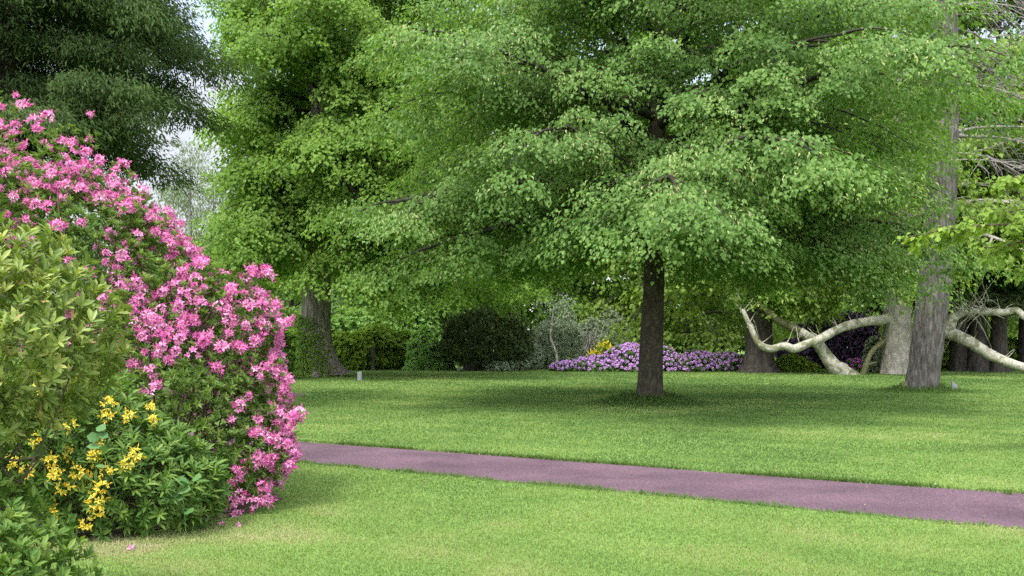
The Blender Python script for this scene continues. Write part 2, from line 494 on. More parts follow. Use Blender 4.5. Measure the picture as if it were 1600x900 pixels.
def verge():
    """longer blades leaning over both edges of the path"""
    n = 30000
    x = rng.uniform(-14, 12, n)
    far = rng.random(n) < .62
    y = np.where(far, far_y(x) + np.abs(rng.normal(0, .05, n)) - .015, near_y(x) - np.abs(rng.normal(0, .05, n)) + .01)
    clump = fbm(np.c_[x * 2.5, y * 0, far * 9.], 3)
    ok = rng.random(n) < np.clip((clump - .25) * 2.4, .15, 1)
    x, y, far, clump = x[ok], y[ok], far[ok], clump[ok]; n = len(x)
    D = rng.normal(0, .55, (n, 3)); D[:, 2] = 1; D[:, 1] += np.where(far, -.3, .3)
    h = (.03 + .05 * rng.random(n) * clump * 1.6)
    return leaves(np.c_[x, y, np.zeros(n)], D, rng.normal(0, .8, (n, 3)) + [0, -.6, .4], h, .005, 0, .3, .3, np.clip(rng.normal(.16, .12, n), 0, 1))  # dark blade tone paints in the shadow gap and soil line along the path
def skirt():
    """long grass left standing round the foot of the lime"""
    n = 17000
    a = rng.random(n) * 6.283; r = .30 + np.abs(rng.normal(0, .55, n))
    k = np.exp(-((r - .3) / .75) ** 2)
    x, y = 3.37 + r * np.cos(a) * 1.15, 25.1 + r * np.sin(a)
    far = np.arange(n) % 4 == 0
    x = np.where(far, x + 9.0, x); y = np.where(far, y + 5.9 - .1, y)
    cl = fbm(np.c_[x * 2.5, y * 2.5, x * 0], 3)
    D = rng.normal(0, .45, (n, 3)); D[:, 2] = 1
    return leaves(np.c_[x, y, np.zeros(n)], D, rng.normal(0, .8, (n, 3)) + [0, -.6, .4], (.05 + .42 * k * rng.random(n) * (cl + .2)), .012, 0, .3, .3, np.clip(rng.normal(.06, .10, n), 0, 1))  # shade round the trunk foot is put into the dark blade colour
grass = solo('grass', join([grass_field(), verge(), skirt()]), M['grass'], (0, 0, 0), 'short mown grass of the lawn on both sides of the red path', 'grass', kind='stuff')

# ------------------------------------------------------------------ trees
def broad_tree(name, label, base, H, r0, zb, prof, nl, leafm, barkm, per=110, L=.10, W=.045, e_lo=.25, e_hi=.9, sag=.35, pr=(.45, .8),
               subs=7, npad=3, droop=.45, trunk_pts=None, flare=.45, lobes=6, ridge=.05, bract=0., limb_parts=True, zmax_dense=None, group=None,
               lob=.25, freq=9, flare_h=.5, stretch=.3, elong=1.2, cat='tree', skew=None, ns=56, kt=90, noise=.45, limb_r=.34, clump=.35, dip=None, fpow=1.15, salt='', thick=.18):
    reseed(label + str(salt))
    base = np.asarray(base, float)
    t = thing(name, label, cat, base, group)
    if trunk_pts is None:
        k = 7
        tp = np.c_[base[0] + np.cumsum(rng.normal(0, .012 * H / k, k)), base[1] + np.cumsum(rng.normal(0, .012 * H / k, k)), np.linspace(0, H * .95, k)]
        tp[0] = base
    else:
        tp = np.asarray(trunk_pts, float)
    z = np.linspace(0, 1, 12)
    rad = r0 * (1 - .93 * z ** 1.05)
    part('trunk', trunk_geo(tp, rad, ns=ns, k=kt, ridge=ridge, flare=flare, lobes=lobes, seed=float(rng.random() * 50), lob=lob, freq=freq, flare_h=flare_h, stretch=stretch), barkm, t, True)
    TP = resample(tp, 60)
    C, O, PRs = [], [], []
    twigs = []
    limbs = []
    az = rng.random() * 6.28
    for j in range(nl):
        f = (j + rng.random() * .8) / nl
        f = f ** fpow
        zz = zb + (H * .93 - zb) * f
        p0 = np.array([np.interp(zz, TP[:, 2], TP[:, 0]), np.interp(zz, TP[:, 2], TP[:, 1]), zz])
        az += 2.39996 + rng.normal(0, .25)
        Lm = prof(f) * rng.uniform(.82, 1.08)
        if skew: Lm *= skew(az, f)
        e0 = e_lo + (e_hi - e_lo) * f + rng.normal(0, .08)
        sg = sag * (1 - .5 * f) + (dip(az, f) if dip else 0)
        Cv = limb_curve(p0, az, Lm, e0, sg, 9)
        rr = max(.018, r0 * limb_r * (1 - .75 * f) * min(1.2, Lm / 5)) * np.linspace(1, .12, 9)
        limbs.append(tube(Cv, rr, 7))
        ns_ = max(3, int(subs * (Lm / prof(0.15)) + .5))
        for s in range(ns_):
            ts = .22 + .78 * (s + rng.random() * .7) / ns_
            sp = interp_curve(Cv, np.array([ts]))[0]
            side = 1 if s % 2 else -1
            if s == ns_ - 1: side = 0
            a2 = az + side * rng.uniform(.5, 1.15)
            L2 = (.35 + .65 * (1 - ts)) * Lm * .48 * rng.uniform(.7, 1.15) + .35
            tang = math.atan2(math.tan(e0) - 2 * sag * ts, 1)
            Sv = limb_curve(sp, a2, L2, np.clip(tang + rng.normal(.1, .15), -.4, .9), .28, 5)
            twigs.append(tube(Sv, np.linspace(max(.010, rr[0] * .28), .005, 5), 4))
            o = np.array([math.cos(a2), math.sin(a2), 0])
            tt = np.linspace(.3, 1.0, npad) + rng.normal(0, .06, npad)
            pp = interp_curve(Sv, np.clip(tt, 0, 1)) + rng.normal(0, .12, (npad, 3))
            C.append(pp); O.append(np.repeat(o[None], npad, 0)); PRs.append(rng.uniform(*pr, npad))
    C = np.concatenate(C); O = np.concatenate(O); PRs = np.concatenate(PRs)
    if limb_parts:
        for g in limbs:
            part('limb', g, M['bark_limb'] if barkm in (M['bark_lime'], M['bark_old']) else barkm, t, True)
        part('twig', join(twigs), M['bark_limb'] if barkm in (M['bark_lime'], M['bark_old']) else barkm, t, True)
    else:
        part('limb', join(limbs + twigs), barkm, t, True)
    lo = C[:, 2] < (zmax_dense or 1e9)
    gs = [pad_leaves(C[lo], O[lo], PRs[lo], per, L, W, droop, bract=bract, elong=elong, noise=noise, clump=clump, thick=thick)]
    if (~lo).any():
        gs.append(pad_leaves(C[~lo], O[~lo], PRs[~lo], max(8, per // 5), L * 1.5, W * 1.5, droop, elong=elong))
    part('crown', join(gs), leafm, t)
    return t


# the young lime in the middle of the lawn, 25 m away
B = at(1015, 632, 25.1); B[2] = 0
prof = lambda f: np.interp(f, [0, .10, .25, .5, .75, 1], [6.3, 7.2, 6.6, 5.0, 3.2, 1.2])
tp = [B, at(1017, 560, 25.1), at(1022, 430, 25.1), at(1025, 300, 25.1), at(1028, 150, 25.2), at(1031, 20, 25.2), at(1033, -120, 25.2), at(1036, -330, 25.2)]
lime = broad_tree('lime_tree', 'round-crowned young lime tree with slim dark trunk standing alone mid-lawn', B, tp[-1][2] + .3, .30, 4.05, prof, 78, M['lime'], M['bark_lime'],
                  per=270, L=.090, W=.038, e_lo=.14, e_hi=.85, sag=.27, pr=(.5, .92), subs=9, npad=3, droop=.62, trunk_pts=tp, flare=.32, lob=.09, ridge=.04,
                  bract=.14, fpow=1.28, limb_r=.42, thick=.13, skew=lambda az, f: 1 + (-.10 if f < .13 else .15 if f < .32 else -.04) * max(0, math.cos(az)), dip=lambda az, f: -.07 if math.cos(az) > .3 and f < .2 else 0., salt=2, zmax_dense=11.0, freq=8, stretch=1.2)

# the old lime on the left with the ivy-clad butt, 44 m away
B = at(500, 588, 44); B[2] = 0
def skew_left(az, f):
    c = math.cos(az)
    return 1.0 + .12 * c + .32 * c * max(0, 1 - f / .35) if c > 0 else 1.0 - (.54 if f < .35 else .46) * abs(c)
prof = lambda f: np.interp(f, [0, .1, .3, .6, .85, 1], [5.6, 6.6, 6.6, 5.9, 4.2, 1.5])
tp = [B, at(497, 560, 44), at(494, 520, 44), at(494, 480, 44), at(497, 300, 44), at(500, 0, 44), at(503, -300, 44)]
old = broad_tree('old_lime_tree', 'tall old lime tree with thick flared grey trunk half clad in ivy', B, 23, .66, 5.9, prof, 104, M['oldlime'], M['bark_old'],
                 per=150, L=.155, W=.070, e_lo=.12, e_hi=.9, sag=.46, pr=(.6, 1.05), subs=8, npad=3, droop=.75, trunk_pts=tp, flare=.85, lob=.20, lobes=7, ridge=.07,
                 freq=4.5, flare_h=.75, limb_parts=True, skew=skew_left, dip=lambda az, f: 0. if f > .22 else -.02 if math.sin(az) < -.5 else -.03 if math.cos(az) > .2 else 0., zmax_dense=16.5, noise=.5, limb_r=.2, stretch=.22, ns=72)
# ivy on its butt
n = 2600
th = rng.normal(2.9, .75, n) + math.pi / 2 * 0
zi = rng.random(n) ** 1.4 * 2.6
keep = rng.random(n) < np.clip(1.1 - .35 * zi, .1, 1)
th, zi = th[keep], zi[keep]; n = len(th)
ang = th + 1.0
rr = (.66 * (1 + .85 * np.exp(-zi / .75) ** 1.5)) * (1.06 + .12 * rng.random(n))
tx = np.interp(zi, [p[2] for p in tp], [p[0] for p in tp])
ring = np.c_[np.cos(ang), np.sin(ang), np.zeros(n)]
P = np.c_[tx, np.full(n, 44.), zi] + ring * rr[:, None]
part('ivy', leaves(P, ring * .5 + rng.normal(0, .5, (n, 3)) + [0, 0, -.6], ring + rng.normal(0, .4, (n, 3)), .13, .06), M['ivy'], old)


def simple_tree(name, label, px, d, H, Rr, leafm, barkm, zb=2.5, r0=.25, nl=26, per=40, L=.24, W=.11, group=None, subs=5, sag=.4, droop=.5, pr=(.7, 1.2), e_lo=.25, e_hi=.9,
                prof=None, trunk_pts=None, dx=None, elong=1.2, zd=None, **kw):
    B = np.array([(px - 800) / FPX * d, d, 0.])
    pf = prof or (lambda f: Rr * np.interp(f, [0, .2, .5, .8, 1], [.85, 1, .92, .6, .2]))
    return broad_tree(name, label, B, H, r0, zb, pf, nl, leafm, barkm, per=per, L=L, W=W, subs=subs, npad=3, droop=droop, sag=sag, pr=pr, e_lo=e_lo, e_hi=e_hi,
                      limb_parts=False, group=group, ns=20, kt=30, flare=.35, trunk_pts=trunk_pts, elong=elong, zmax_dense=zd, **kw)

bd, bg = M['bark_dark'], M['bark_grey']
GB = 'trees in the background'
simple_tree('broadleaf_tree', 'low spreading tree behind the dark yew, its branches hanging over it', 782, 67, 22, 8.4, M['oldlime'], bd, zb=5.0, r0=.4, nl=56, per=56, group=GB, sag=.6, droop=.7)
simple_tree('broadleaf_tree', 'bushy green tree behind the hedge, just right of the old ivy-clad trunk', 610, 66, 24, 6.5, M['mid'], bd, zb=3.0, nl=52, per=52, group=GB)
simple_tree('broadleaf_tree', 'green tree behind the grey-green willow and yellow shrub', 915, 70, 26, 8, M['mid'], bd, zb=2.4, nl=50, per=50, group=GB)
simple_tree('horse_chestnut_tree', 'yellow-green chestnut tree with thick dark trunk beside the mauve rhododendrons', 1186, 49, 17, 6.0, M['chestnut'], bd, zb=5.2, r0=.66, nl=44, per=46, L=.26, W=.10, group=GB, sag=.62, droop=.8, zd=8, skew=lambda az, f: 1 + .5 * min(0, math.sin(az)), prof=lambda f: np.interp(f, [0, .2, .5, .8, 1], [6.2, 6.6, 5.6, 3.5, 1]))
simple_tree('broadleaf_tree', 'yellow-green tree behind the mauve rhododendrons, seen right of the slim lime trunk', 1075, 64, 24, 7.4, M['chestnut'], bd, zb=2.6, nl=56, per=52, group=GB, sag=.6)
simple_tree('broadleaf_tree', 'green tree behind the dark copper shrub', 1310, 74, 27, 8.5, M['oldlime'], bd, zb=3, nl=50, per=50, group=GB)
simple_tree('broadleaf_tree', 'pale yellow-green tree rising behind the bare conifer branches', 1560, 50, 21, 6.2, M['chestnut'], bd, zb=6, r0=.4, nl=58, per=90, L=.22, W=.09, group=GB)
simple_tree('broadleaf_tree', 'tall green tree behind the pale-limbed plane, left of the furrowed trunk', 1430, 80, 30, 8.5, M['chestnut'], bd, zb=3, r0=.5, nl=36, per=44, L=.3, W=.13, group=GB)
simple_tree('broadleaf_tree', 'tall dark tree at the right edge behind the dark conifer', 1690, 72, 22, 8, M['chestnut'], bd, zb=2.0, r0=.5, nl=36, per=44, L=.3, W=.13, group=GB)
simple_tree('broadleaf_tree', 'low green tree behind the tips of the pink azalea', 365, 62, 6.6, 3.4, M['oldlime'], bd, zb=1.2, nl=22, per=46, group=GB)
simple_tree('broadleaf_tree', 'bright green tree seen just above the pink azalea slope', 262, 52, 6.6, 2.4, M['oldlime'], bd, zb=1.2, nl=20, per=46, group=GB)
simple_tree('broadleaf_tree', 'dull green tree behind the pink azalea, left of the pale open larch', 120, 75, 10, 6, M['mid'], bd, zb=1.2, nl=22, per=40, group=GB)
simple_tree('broadleaf_tree', 'green tree hidden mostly behind the old ivy-clad lime', 455, 72, 12, 5.5, M['mid'], bd, zb=1.2, nl=24, per=40, group=GB)
for q, (px, d, H, Rr, lab) in enumerate([(700, 88, 19, 7, 'tall far tree behind the weeping green shrub'), (1000, 92, 19, 8, 'tall far tree hidden behind the slim lime trunk'), (1180, 95, 20, 8, 'tall far tree behind the thick dark chestnut trunk')]):
    simple_tree('broadleaf_tree', lab, px, d, H, Rr, M['mid'], bd, zb=2, r0=.4, nl=26, per=34, L=.36, W=.16, group=GB)

for q, (px, d, H, lab) in enumerate([(415, 86, 11, 'far tree closing the view just above the right slope of the pink azalea'), (480, 98, 12, 'far tree closing the view left of the old ivy-clad trunk'), (545, 104, 13, 'far tree closing the view just right of the old ivy-clad trunk'), (640, 100, 14, 'far tree closing the view behind the weeping dome'),
        (850, 100, 15, 'far tree closing the view behind the grey-green willow'), (940, 106, 15, 'far tree closing the view behind the yellow broom'), (1070, 102, 16, 'far tree closing the view behind the mauve flowers'),
        (1130, 98, 14, 'far tree closing the view just left of the thick dark chestnut trunk'), (1250, 104, 16, 'far tree closing the view behind the leaning pale trunk'), (1360, 108, 16, 'far tree closing the view behind the plane trunk'), (1490, 98, 16, 'far tree closing the view right of the furrowed trunk'), (1600, 104, 16, 'far tree closing the view at the right edge')]):
    simple_tree('broadleaf_tree', lab, px, d, H, 6.0, M[('oldlime', 'mid', 'chestnut')[q % 3]], bd, zb=1.6, r0=.3, nl=24, per=36, L=.36, W=.17, group=GB, sag=.45)

# thin open larches in the gap of sky
for px, d, H, Rr, lab in [(298, 60, 13.2, 2.0, 'thin pale larch standing in the gap of sky'), (330, 63, 12.2, 2.0, 'feathery open larch beside the old lime, right of its thin neighbour'), (272, 66, 12.0, 1.7, 'leaning thin larch against the dark hemlock branches')]:
    simple_tree('larch_tree', lab, px, d, H, Rr, M['larch'], bg, zb=2.2, r0=.19, nl=30, per=20, L=.22, W=.026, group='open larches in the sky gap', subs=3, sag=.1, e_lo=.5, e_hi=1.05, pr=(.35, .6))

# ------------------------------------------------------------------ conifers
def conifer(name, label, base, H, r0, zb, prof, nl, leafm, per, L, W, e0=.1, sag=.25, bark=None, pr=(.3, .6), group=None, hang=.9, subs=9, limb_parts=False):
    reseed(label)
    base = np.asarray(base, float)
    t = thing(name, label, 'tree', base, group)
    tp = np.c_[np.full(6, base[0]), np.full(6, base[1]), np.linspace(0, H, 6)]
    part('trunk', trunk_geo(tp, r0 * np.linspace(1, .08, 10), ns=28, k=40, ridge=.06, flare=.4, seed=rng.random() * 40, lob=.1), bark or bd, t, True)
    wood, C, O, Q = [], [], [], []
    az = 0.
    for j in range(nl):
        f = (j + rng.random()) / nl
        zz = zb + (H - zb) * f
        az += 2.39996 + rng.normal(0, .3)
        Lm = prof(f) * rng.uniform(.8, 1.1)
        Cv = limb_curve(np.array([base[0], base[1], zz]), az, Lm, e0 + rng.normal(0, .1), sag, 9, .05)
        wood.append(tube(Cv, np.linspace(.05, .008, 9), 5))
        for s in range(subs):
            ts = .15 + .85 * (s + rng.random() * .8) / subs
            sp = interp_curve(Cv, np.array([min(ts, 1)]))[0]
            a2 = az + (1 if s % 2 else -1) * rng.uniform(.35, 1.0) * (0 if s == subs - 1 else 1)
            L2 = (.3 + .7 * (1 - ts)) * Lm * .42 + .25
            Sv = limb_curve(sp, a2, L2, rng.normal(0, .12), .35, 5)
            wood.append(tube(Sv, np.linspace(.012, .004, 5), 4))
            npd = 4
            C.append(interp_curve(Sv, np.linspace(.2, 1, npd))); o = np.array([math.cos(a2), math.sin(a2), 0])
            O.append(np.repeat(o[None], npd, 0)); Q.append(rng.uniform(*pr, npd))
    part('limb', join(wood), bark or bd, t, True)
    C = np.concatenate(C); O = np.concatenate(O); Q = np.concatenate(Q)
    part('crown', pad_leaves(C, O, Q, per, L, W, droop=hang, thick=.2, fold=.05, wide=.4, noise=.4, clump=.5, elong=1.4, ld=.35, hangl=.05), leafm, t)
    return t

conifer('hemlock_tree', 'dark drooping hemlock filling the top left corner behind the pink azalea', (-10.6, 21.5, 0), 16, .36, 5.8,
        lambda f: np.interp(f, [0, .2, .5, .75, 1], [3.9, 4.2, 4.0, 3.0, .4]), 96, M['hemlock'], 120, .115, .016, e0=.16, sag=.30, pr=(.32, .62), hang=.35)
conifer('hemlock_tree', 'dark hemlock beside the other one, reaching off the left edge of the photo', (-14.2, 24.5, 0), 17, .36, 1.2,
        lambda f: np.interp(f, [0, .2, .5, .75, 1], [4.2, 4.4, 4.0, 2.6, .4]), 70, M['hemlock'], 44, .18, .022, e0=.12, sag=.33, pr=(.32, .62), hang=.75)
conifer('dark_conifer', 'dark conifer with thick trunk behind the pale limbs, right of the furrowed trunk', ((1502 - 800) / 1600 * 51, 51, 0), 11.5, .50, 4.2,
        lambda f: np.interp(f, [0, .3, 1], [3.6, 4.0, .6]), 50, M['yew'], 34, .24, .04, hang=.9)
conifer('dark_conifer', 'dark conifer with leaning trunk under the pale limb at the right edge', ((1534 - 800) / 1600 * 50, 50.4, 0), 10.5, .48, 4.2,
        lambda f: np.interp(f, [0, .3, 1], [3.4, 3.8, .6]), 50, M['hemlock'], 34, .24, .04, hang=.9)
conifer('dark_conifer', 'dark conifer cut by the right edge of the photo', ((1605 - 800) / 1600 * 53, 53, 0), 12, .46, 3.8,
        lambda f: np.interp(f, [0, .3, 1], [3.8, 4.0, .6]), 50, M['yew'], 34, .24, .04, hang=.9)

# tall furrowed trunk on the right with bare branches
reseed('bare')
tp = [at(1438, 613, 31), at(1446, 560, 31), at(1453, 500, 31), at(1464, 400, 31), at(1474, 240, 31), at(1476, 80, 31), at(1475, -60, 31), at(1476, -260, 31)]
tp[0][2] = 0
t = thing('bare_conifer', 'tall conifer with thick furrowed grey trunk and bare grey branches on the right', 'tree', tp[0])
part('trunk', trunk_geo(tp, [.40, .43, .42, .40, .38, .35, .33, .31, .28, .22], ns=96, k=170, ridge=.125, freq=9, stretch=.16, flare=.22, flare_h=.45, lob=.06, seed=4.), M['bark_conifer'], t, True)
root = [at(1420, 606, 31), at(1410, 612, 30.9), at(1400, 617, 30.8)]
part('root', trunk_geo(root, [.22, .15, .05], ns=18, k=14, ridge=.1, flare=0, lob=0), M['bark_moss'], t, True)
TP = resample(np.array(tp), 60)
for j in range(30):
    zz = 6.6 + 8.2 * (j + rng.random()) / 30
    p0 = np.array([np.interp(zz, TP[:, 2], TP[:, 0]), 31, zz])
    az = (rng.uniform(-1.0, .9) if j % 5 else rng.uniform(2.2, 4.0))
    Lm = rng.uniform(2.2, 4.6) * (1 if j % 5 else .5)
    Cv = limb_curve(p0, az, Lm, rng.uniform(-.05, .3), rng.uniform(.25, .55), 10, .12)
    gs = [tube(Cv, np.linspace(rng.uniform(.028, .06), .010, 10), 6)]
    for s in range(12):
        ts = rng.uniform(.2, 1)
        sp = interp_curve(Cv, np.array([ts]))[0]
        Sv = limb_curve(sp, az + rng.normal(0, .9), rng.uniform(.5, 1.5), rng.uniform(-.5, .5), rng.uniform(.1, .9), 6, .2)
        gs.append(tube(Sv, np.linspace(.016, .006, 6), 4))
        Tv = limb_curve(Sv[3], az + rng.normal(0, 1.2), rng.uniform(.3, .8), rng.uniform(-.7, .3), rng.uniform(.1, .9), 5, .2)
        gs.append(tube(Tv, np.linspace(.010, .005, 5), 3))
    part('branch', join(gs), M['bark_grey'], t, True)

# ------------------------------------------------------------------ the pale limbed plane tree
DP = 47.
B = at(1402, 584, DP); B[2] = 0
prof = lambda f: np.interp(f, [0, .3, .7, 1], [5.8, 6.4, 4.6, 1.2])
plane = broad_tree('plane_tree', 'old plane tree with flaking grey trunk and long pale snaking limbs', B, 18, .70, 5.2, prof, 34, M['chestnut'], M['bark_plane'],
                   per=50, L=.22, W=.10, e_lo=.3, e_hi=1., sag=.5, pr=(.6, 1.1), subs=6, droop=.7, zmax_dense=9, flare=.12, ridge=.03, lob=.05, freq=3., stretch=.6, limb_parts=False,
                   trunk_pts=[B, at(1402, 540, DP), at(1402, 480, DP), at(1405, 300, DP), at(1408, 0, DP)])
def limb_px(ptsd, wpx, mat, parent, name='limb', k=60, ns=16, label=None, burr=.15):
    P = [at(*p) for p in ptsd]
    rad = [w / 2 * p[2] / FPX for w, p in zip(np.interp(np.linspace(0, 1, 12), np.linspace(0, 1, len(wpx)), wpx), [ptsd[min(int(i * len(ptsd) / 12), len(ptsd) - 1)] for i in range(12)])]
    return part(name, trunk_geo(P, rad, ns=ns, k=k, ridge=.08, freq=5, stretch=1, flare=0, lob=0, burr=burr, seed=float(rng.random() * 30)), mat, parent, True, label=label)
limb_px([(1392, 498, 46.9), (1367, 501, 46.4), (1339, 505, 46), (1311, 514, 45.7), (1282, 529, 45.4), (1261, 537, 45.2), (1240, 545, 45), (1226, 540, 45), (1204, 545, 45), (1186, 537, 45), (1174, 514, 45), (1161, 485, 45)],
        [16, 15, 14, 14, 13, 13, 12, 12, 11, 10, 8, 6], M['bark_white'], plane, label='long pale limb snaking to the left and turning up')
limb_px([(1348, 586, 46), (1353, 571, 46), (1360, 553, 46.2), (1372, 540, 46.6), (1388, 530, 46.9)], [9, 8, 7, 8, 9], M['bark_moss'], plane, k=24, ns=10, label='thin mossy limb propped on the ground')
limb_px([(1352, 572, 46), (1362, 568, 45.9), (1370, 566, 45.9)], [6, 4, 2], M['bark_moss'], plane, k=10, ns=8, name='stub')
limb_px([(1440, 512, 46.6), (1474, 518, 46), (1495, 524, 45.4), (1517, 535, 44.6), (1542, 551, 43.8), (1567, 563, 43), (1600, 574, 42.2), (1640, 580, 41.5), (1690, 586, 41)],
        [22, 20, 18, 16, 15, 14, 12, 10, 8], M['bark_white'], plane, label='pale limb sloping down to the right')
limb_px([(1480, 520, 45.8), (1486, 508, 45.7), (1490, 497, 45.6), (1506, 488, 45.5), (1531, 487, 45.3), (1567, 488, 45), (1588, 485, 44.8), (1602, 496, 44.6), (1625, 500, 44.4)],
        [15, 14, 13, 12, 11, 11, 11, 10, 8], M['bark_white'], plane, label='pale limb arching level to the right')
reseed('plane twigs')
gs = []
for (px, py, d) in [(1339, 503, 46), (1311, 512, 45.7), (1282, 526, 45.4), (1250, 540, 45.1), (1226, 538, 45), (1186, 535, 45), (1174, 512, 45), (1161, 486, 45), (1163, 488, 45), (1517, 533, 44.6), (1567, 561, 43), (1531, 485, 45.3), (1567, 486, 45)]:
    for q in range(2):
        Sv = limb_curve(at(px + rng.normal(0, 4), py, d), rng.uniform(0, 6.28), rng.uniform(.25, .7), rng.uniform(.3, 1.2), rng.uniform(-.3, .5), 6, .3)
        gs.append(tube(Sv, np.linspace(.028, .008, 6), 4))
part('side_twig', join(gs), M['bark_white'], plane, True)
gs = []
for j in range(70):
    p0 = at(rng.uniform(1495, 1545), rng.uniform(470, 492), 45.2)
    Sv = limb_curve(p0, rng.uniform(0, 6.28), rng.uniform(.5, 1.4), rng.uniform(-.6, 1.1), rng.uniform(-.4, 1.3), 8, .35)
    gs.append(tube(Sv, np.linspace(.02, .007, 8), 4))
part('twig', join(gs), M['bark_white'], plane, True)

B = at(1320, 585, 46); B[2] = 0
lean = thing('leaning_tree', 'leaning pale-barked trunk in front of the dark copper shrub, mossy higher up', 'tree', B)
limb_px([(1342, 602, 46), (1318, 581, 46), (1303, 572, 46), (1289, 553, 46), (1275, 535, 46), (1257, 523, 46), (1250, 518, 46)], [34, 27, 23, 20, 17, 15, 13], M['bark_white'], lean, name='trunk', k=50, ns=20)
limb_px([(1258, 524, 46), (1240, 513, 46.05), (1215, 500, 46.1), (1190, 478, 46.2)], [15, 12, 11, 7], M['bark_moss'], lean, k=24, ns=12)
C = np.array([at(rng.uniform(1200, 1300), rng.uniform(435, 485), rng.uniform(45.8, 49)) for _ in range(60)])
aa = rng.random(60) * 6.28
part('crown', pad_leaves(C, np.c_[np.cos(aa), np.sin(aa), np.zeros(60)], rng.uniform(.4, .8, 60), 34, .2, .09, .6), M['chestnut'], lean)

# ------------------------------------------------------------------ shrubs
def lump_points(lumps, n, shell=.25, zmin=.05, rough=.16):
    """points near the surface of a union of ellipsoids, with outward normals"""
    lumps = np.asarray(lumps, float)
    area = lumps[:, 3] * lumps[:, 5] + lumps[:, 4] * lumps[:, 5] + lumps[:, 3] * lumps[:, 4]
    idx = rng.choice(len(lumps), n * 3, p=area / area.sum())
    u = nrm(rng.normal(0, 1, (n * 3, 3)))
    c, r = lumps[idx, :3], lumps[idx, 3:6]
    bump = 1 + rough * (fbm((c + u * r) * 2.2, 3) - .5) * 2
    s = bump * (1 - shell * rng.random(n * 3) ** 1.6)
    P = c + u * r * s[:, None]
    Nn = nrm(u / r)
    ok = P[:, 2] > zmin
    for k, l in enumerate(lumps):
        e = np.linalg.norm((P - l[:3]) / l[3:6], axis=1)
        ok &= (e > .82) | (idx == k)
    P, Nn = P[ok][:n], Nn[ok][:n]
    return P, Nn


def rosettes(P, N, per, L, W, up=.5, var_boost=0., spread=.8, six=False, droop=.25):
    m = len(P); n = m * per
    A = nrm(N + np.array([0, 0, up]) + rng.normal(0, .25, (m, 3)))
    ref = nrm(np.cross(A, rng.normal(0, 1, (m, 3)))); B = np.cross(A, ref)
    th = rng.random((m, 1)) * 6.28 + np.arange(per)[None] * 2.4
    sp = spread * rng.uniform(.5, 1.25, (m, per))
    D = A[:, None] + (ref[:, None] * np.cos(th)[..., None] + B[:, None] * np.sin(th)[..., None]) * sp[..., None] * 1.3
    if up < 0: A = nrm(N + np.array([0, 0, .5]))
    Nn = A[:, None] * 1.0 - (ref[:, None] * np.cos(th)[..., None] + B[:, None] * np.sin(th)[..., None]) * .5 + rng.normal(0, .25, (m, per, 3))
    base = P[:, None] - A[:, None] * (rng.random((m, per, 1)) * L * .6)
    sz = rng.uniform(.65, 1.2, n)
    cv = np.repeat(rng.random(m), per)
    var = np.clip(.45 * cv + .5 * rng.random(n) + var_boost, 0, 1)
    fn = leaves6 if six else leaves
    kw = dict(fold=.15, droop=droop, var=var)
    return fn(base.reshape(-1, 3), D.reshape(-1, 3), Nn.reshape(-1, 3), L * sz, W * sz, **kw)


def shrub(name, label, lumps, nl, leafm, per=7, L=.14, W=.05, cat='shrub', group=None, up=.5, stems=6, shell=.3, droop=.2, six=False, spread=.8, rough=.34):
    reseed(label)
    lumps = np.asarray(lumps, float)
    base = np.array([lumps[:, 0].mean(), lumps[:, 1].mean(), 0])
    t = thing(name, label, cat, base, group)
    gs = []
    for j in range(stems):
        l = lumps[j % len(lumps)]
        p0 = base * .4 + np.array([l[0], l[1], 0]) * .6 + np.append(rng.normal(0, .12, 2) * l[3], 0)
        p0[2] = -.02
        p1 = l[:3] + rng.normal(0, .35, 3) * l[3:6] * np.array([1, 1, .6]) + np.array([0, 0, l[5] * .45])
        pm = (p0 + p1) / 2 + rng.normal(0, .1, 3) * l[3]
        gs.append(tube(resample([p0, pm, p1], 8), np.linspace(.022, .006, 8) * max(1, l[5] / 1.2), 5))
    part('stem', join(gs), M['stem'], t, True)
    P, N = lump_points(lumps, nl, shell, .05, rough)
    part('foliage', rosettes(P, N, per, L, W, up, six=six, droop=droop, spread=spread), leafm, t)
    return t


def L_(px, py, d, rx, ry, rz):
    p = at(px, py, d)
    return (p[0], p[1], max(p[2], .1), rx, ry, rz)

# hedge-like shrubs in the left background
G = 'green shrubs along the far left edge of the lawn'
shrub('shrub', 'green shrub left of the old ivy-clad trunk', [L_(430, 560, 52, 1.6, 1.3, 1.7), L_(455, 565, 52, .9, .9, 1.2)], 1500, M['oldlime'], 7, .17, .07, group=G)
shrub('shrub', 'bright shrub right of the old ivy-clad trunk, behind the slate marker', [L_(548, 556, 53, 1.4, 1.1, 1.3)], 1400, M['bright'], 7, .17, .07, group=G)
shrub('shrub', 'rounded green shrub in the middle of the far hedge', [L_(588, 553, 54, 1.3, 1.2, 1.5)], 1400, M['bright'], 7, .17, .07, group=G)
shrub('shrub', 'light green shrub between the far hedge and the weeping dome', [L_(620, 556, 54.5, 1.1, 1.1, 1.4)], 1200, M['oldlime'], 7, .17, .07, group=G)
shrub('shrub', 'tall hazy shrub behind the middle of the far hedge', [L_(570, 525, 60, 3.2, 1.5, 1.6), L_(640, 530, 61, 2.2, 1.5, 2.0)], 2200, M['weep'], 7, .2, .08, group=G)
shrub('shrub', 'dark shrub behind the tips of the pink azalea, beside the mulch', [L_(400, 560, 40, 1.4, 1.2, 1.6)], 1300, M['mid'], 7, .15, .06, group=G)
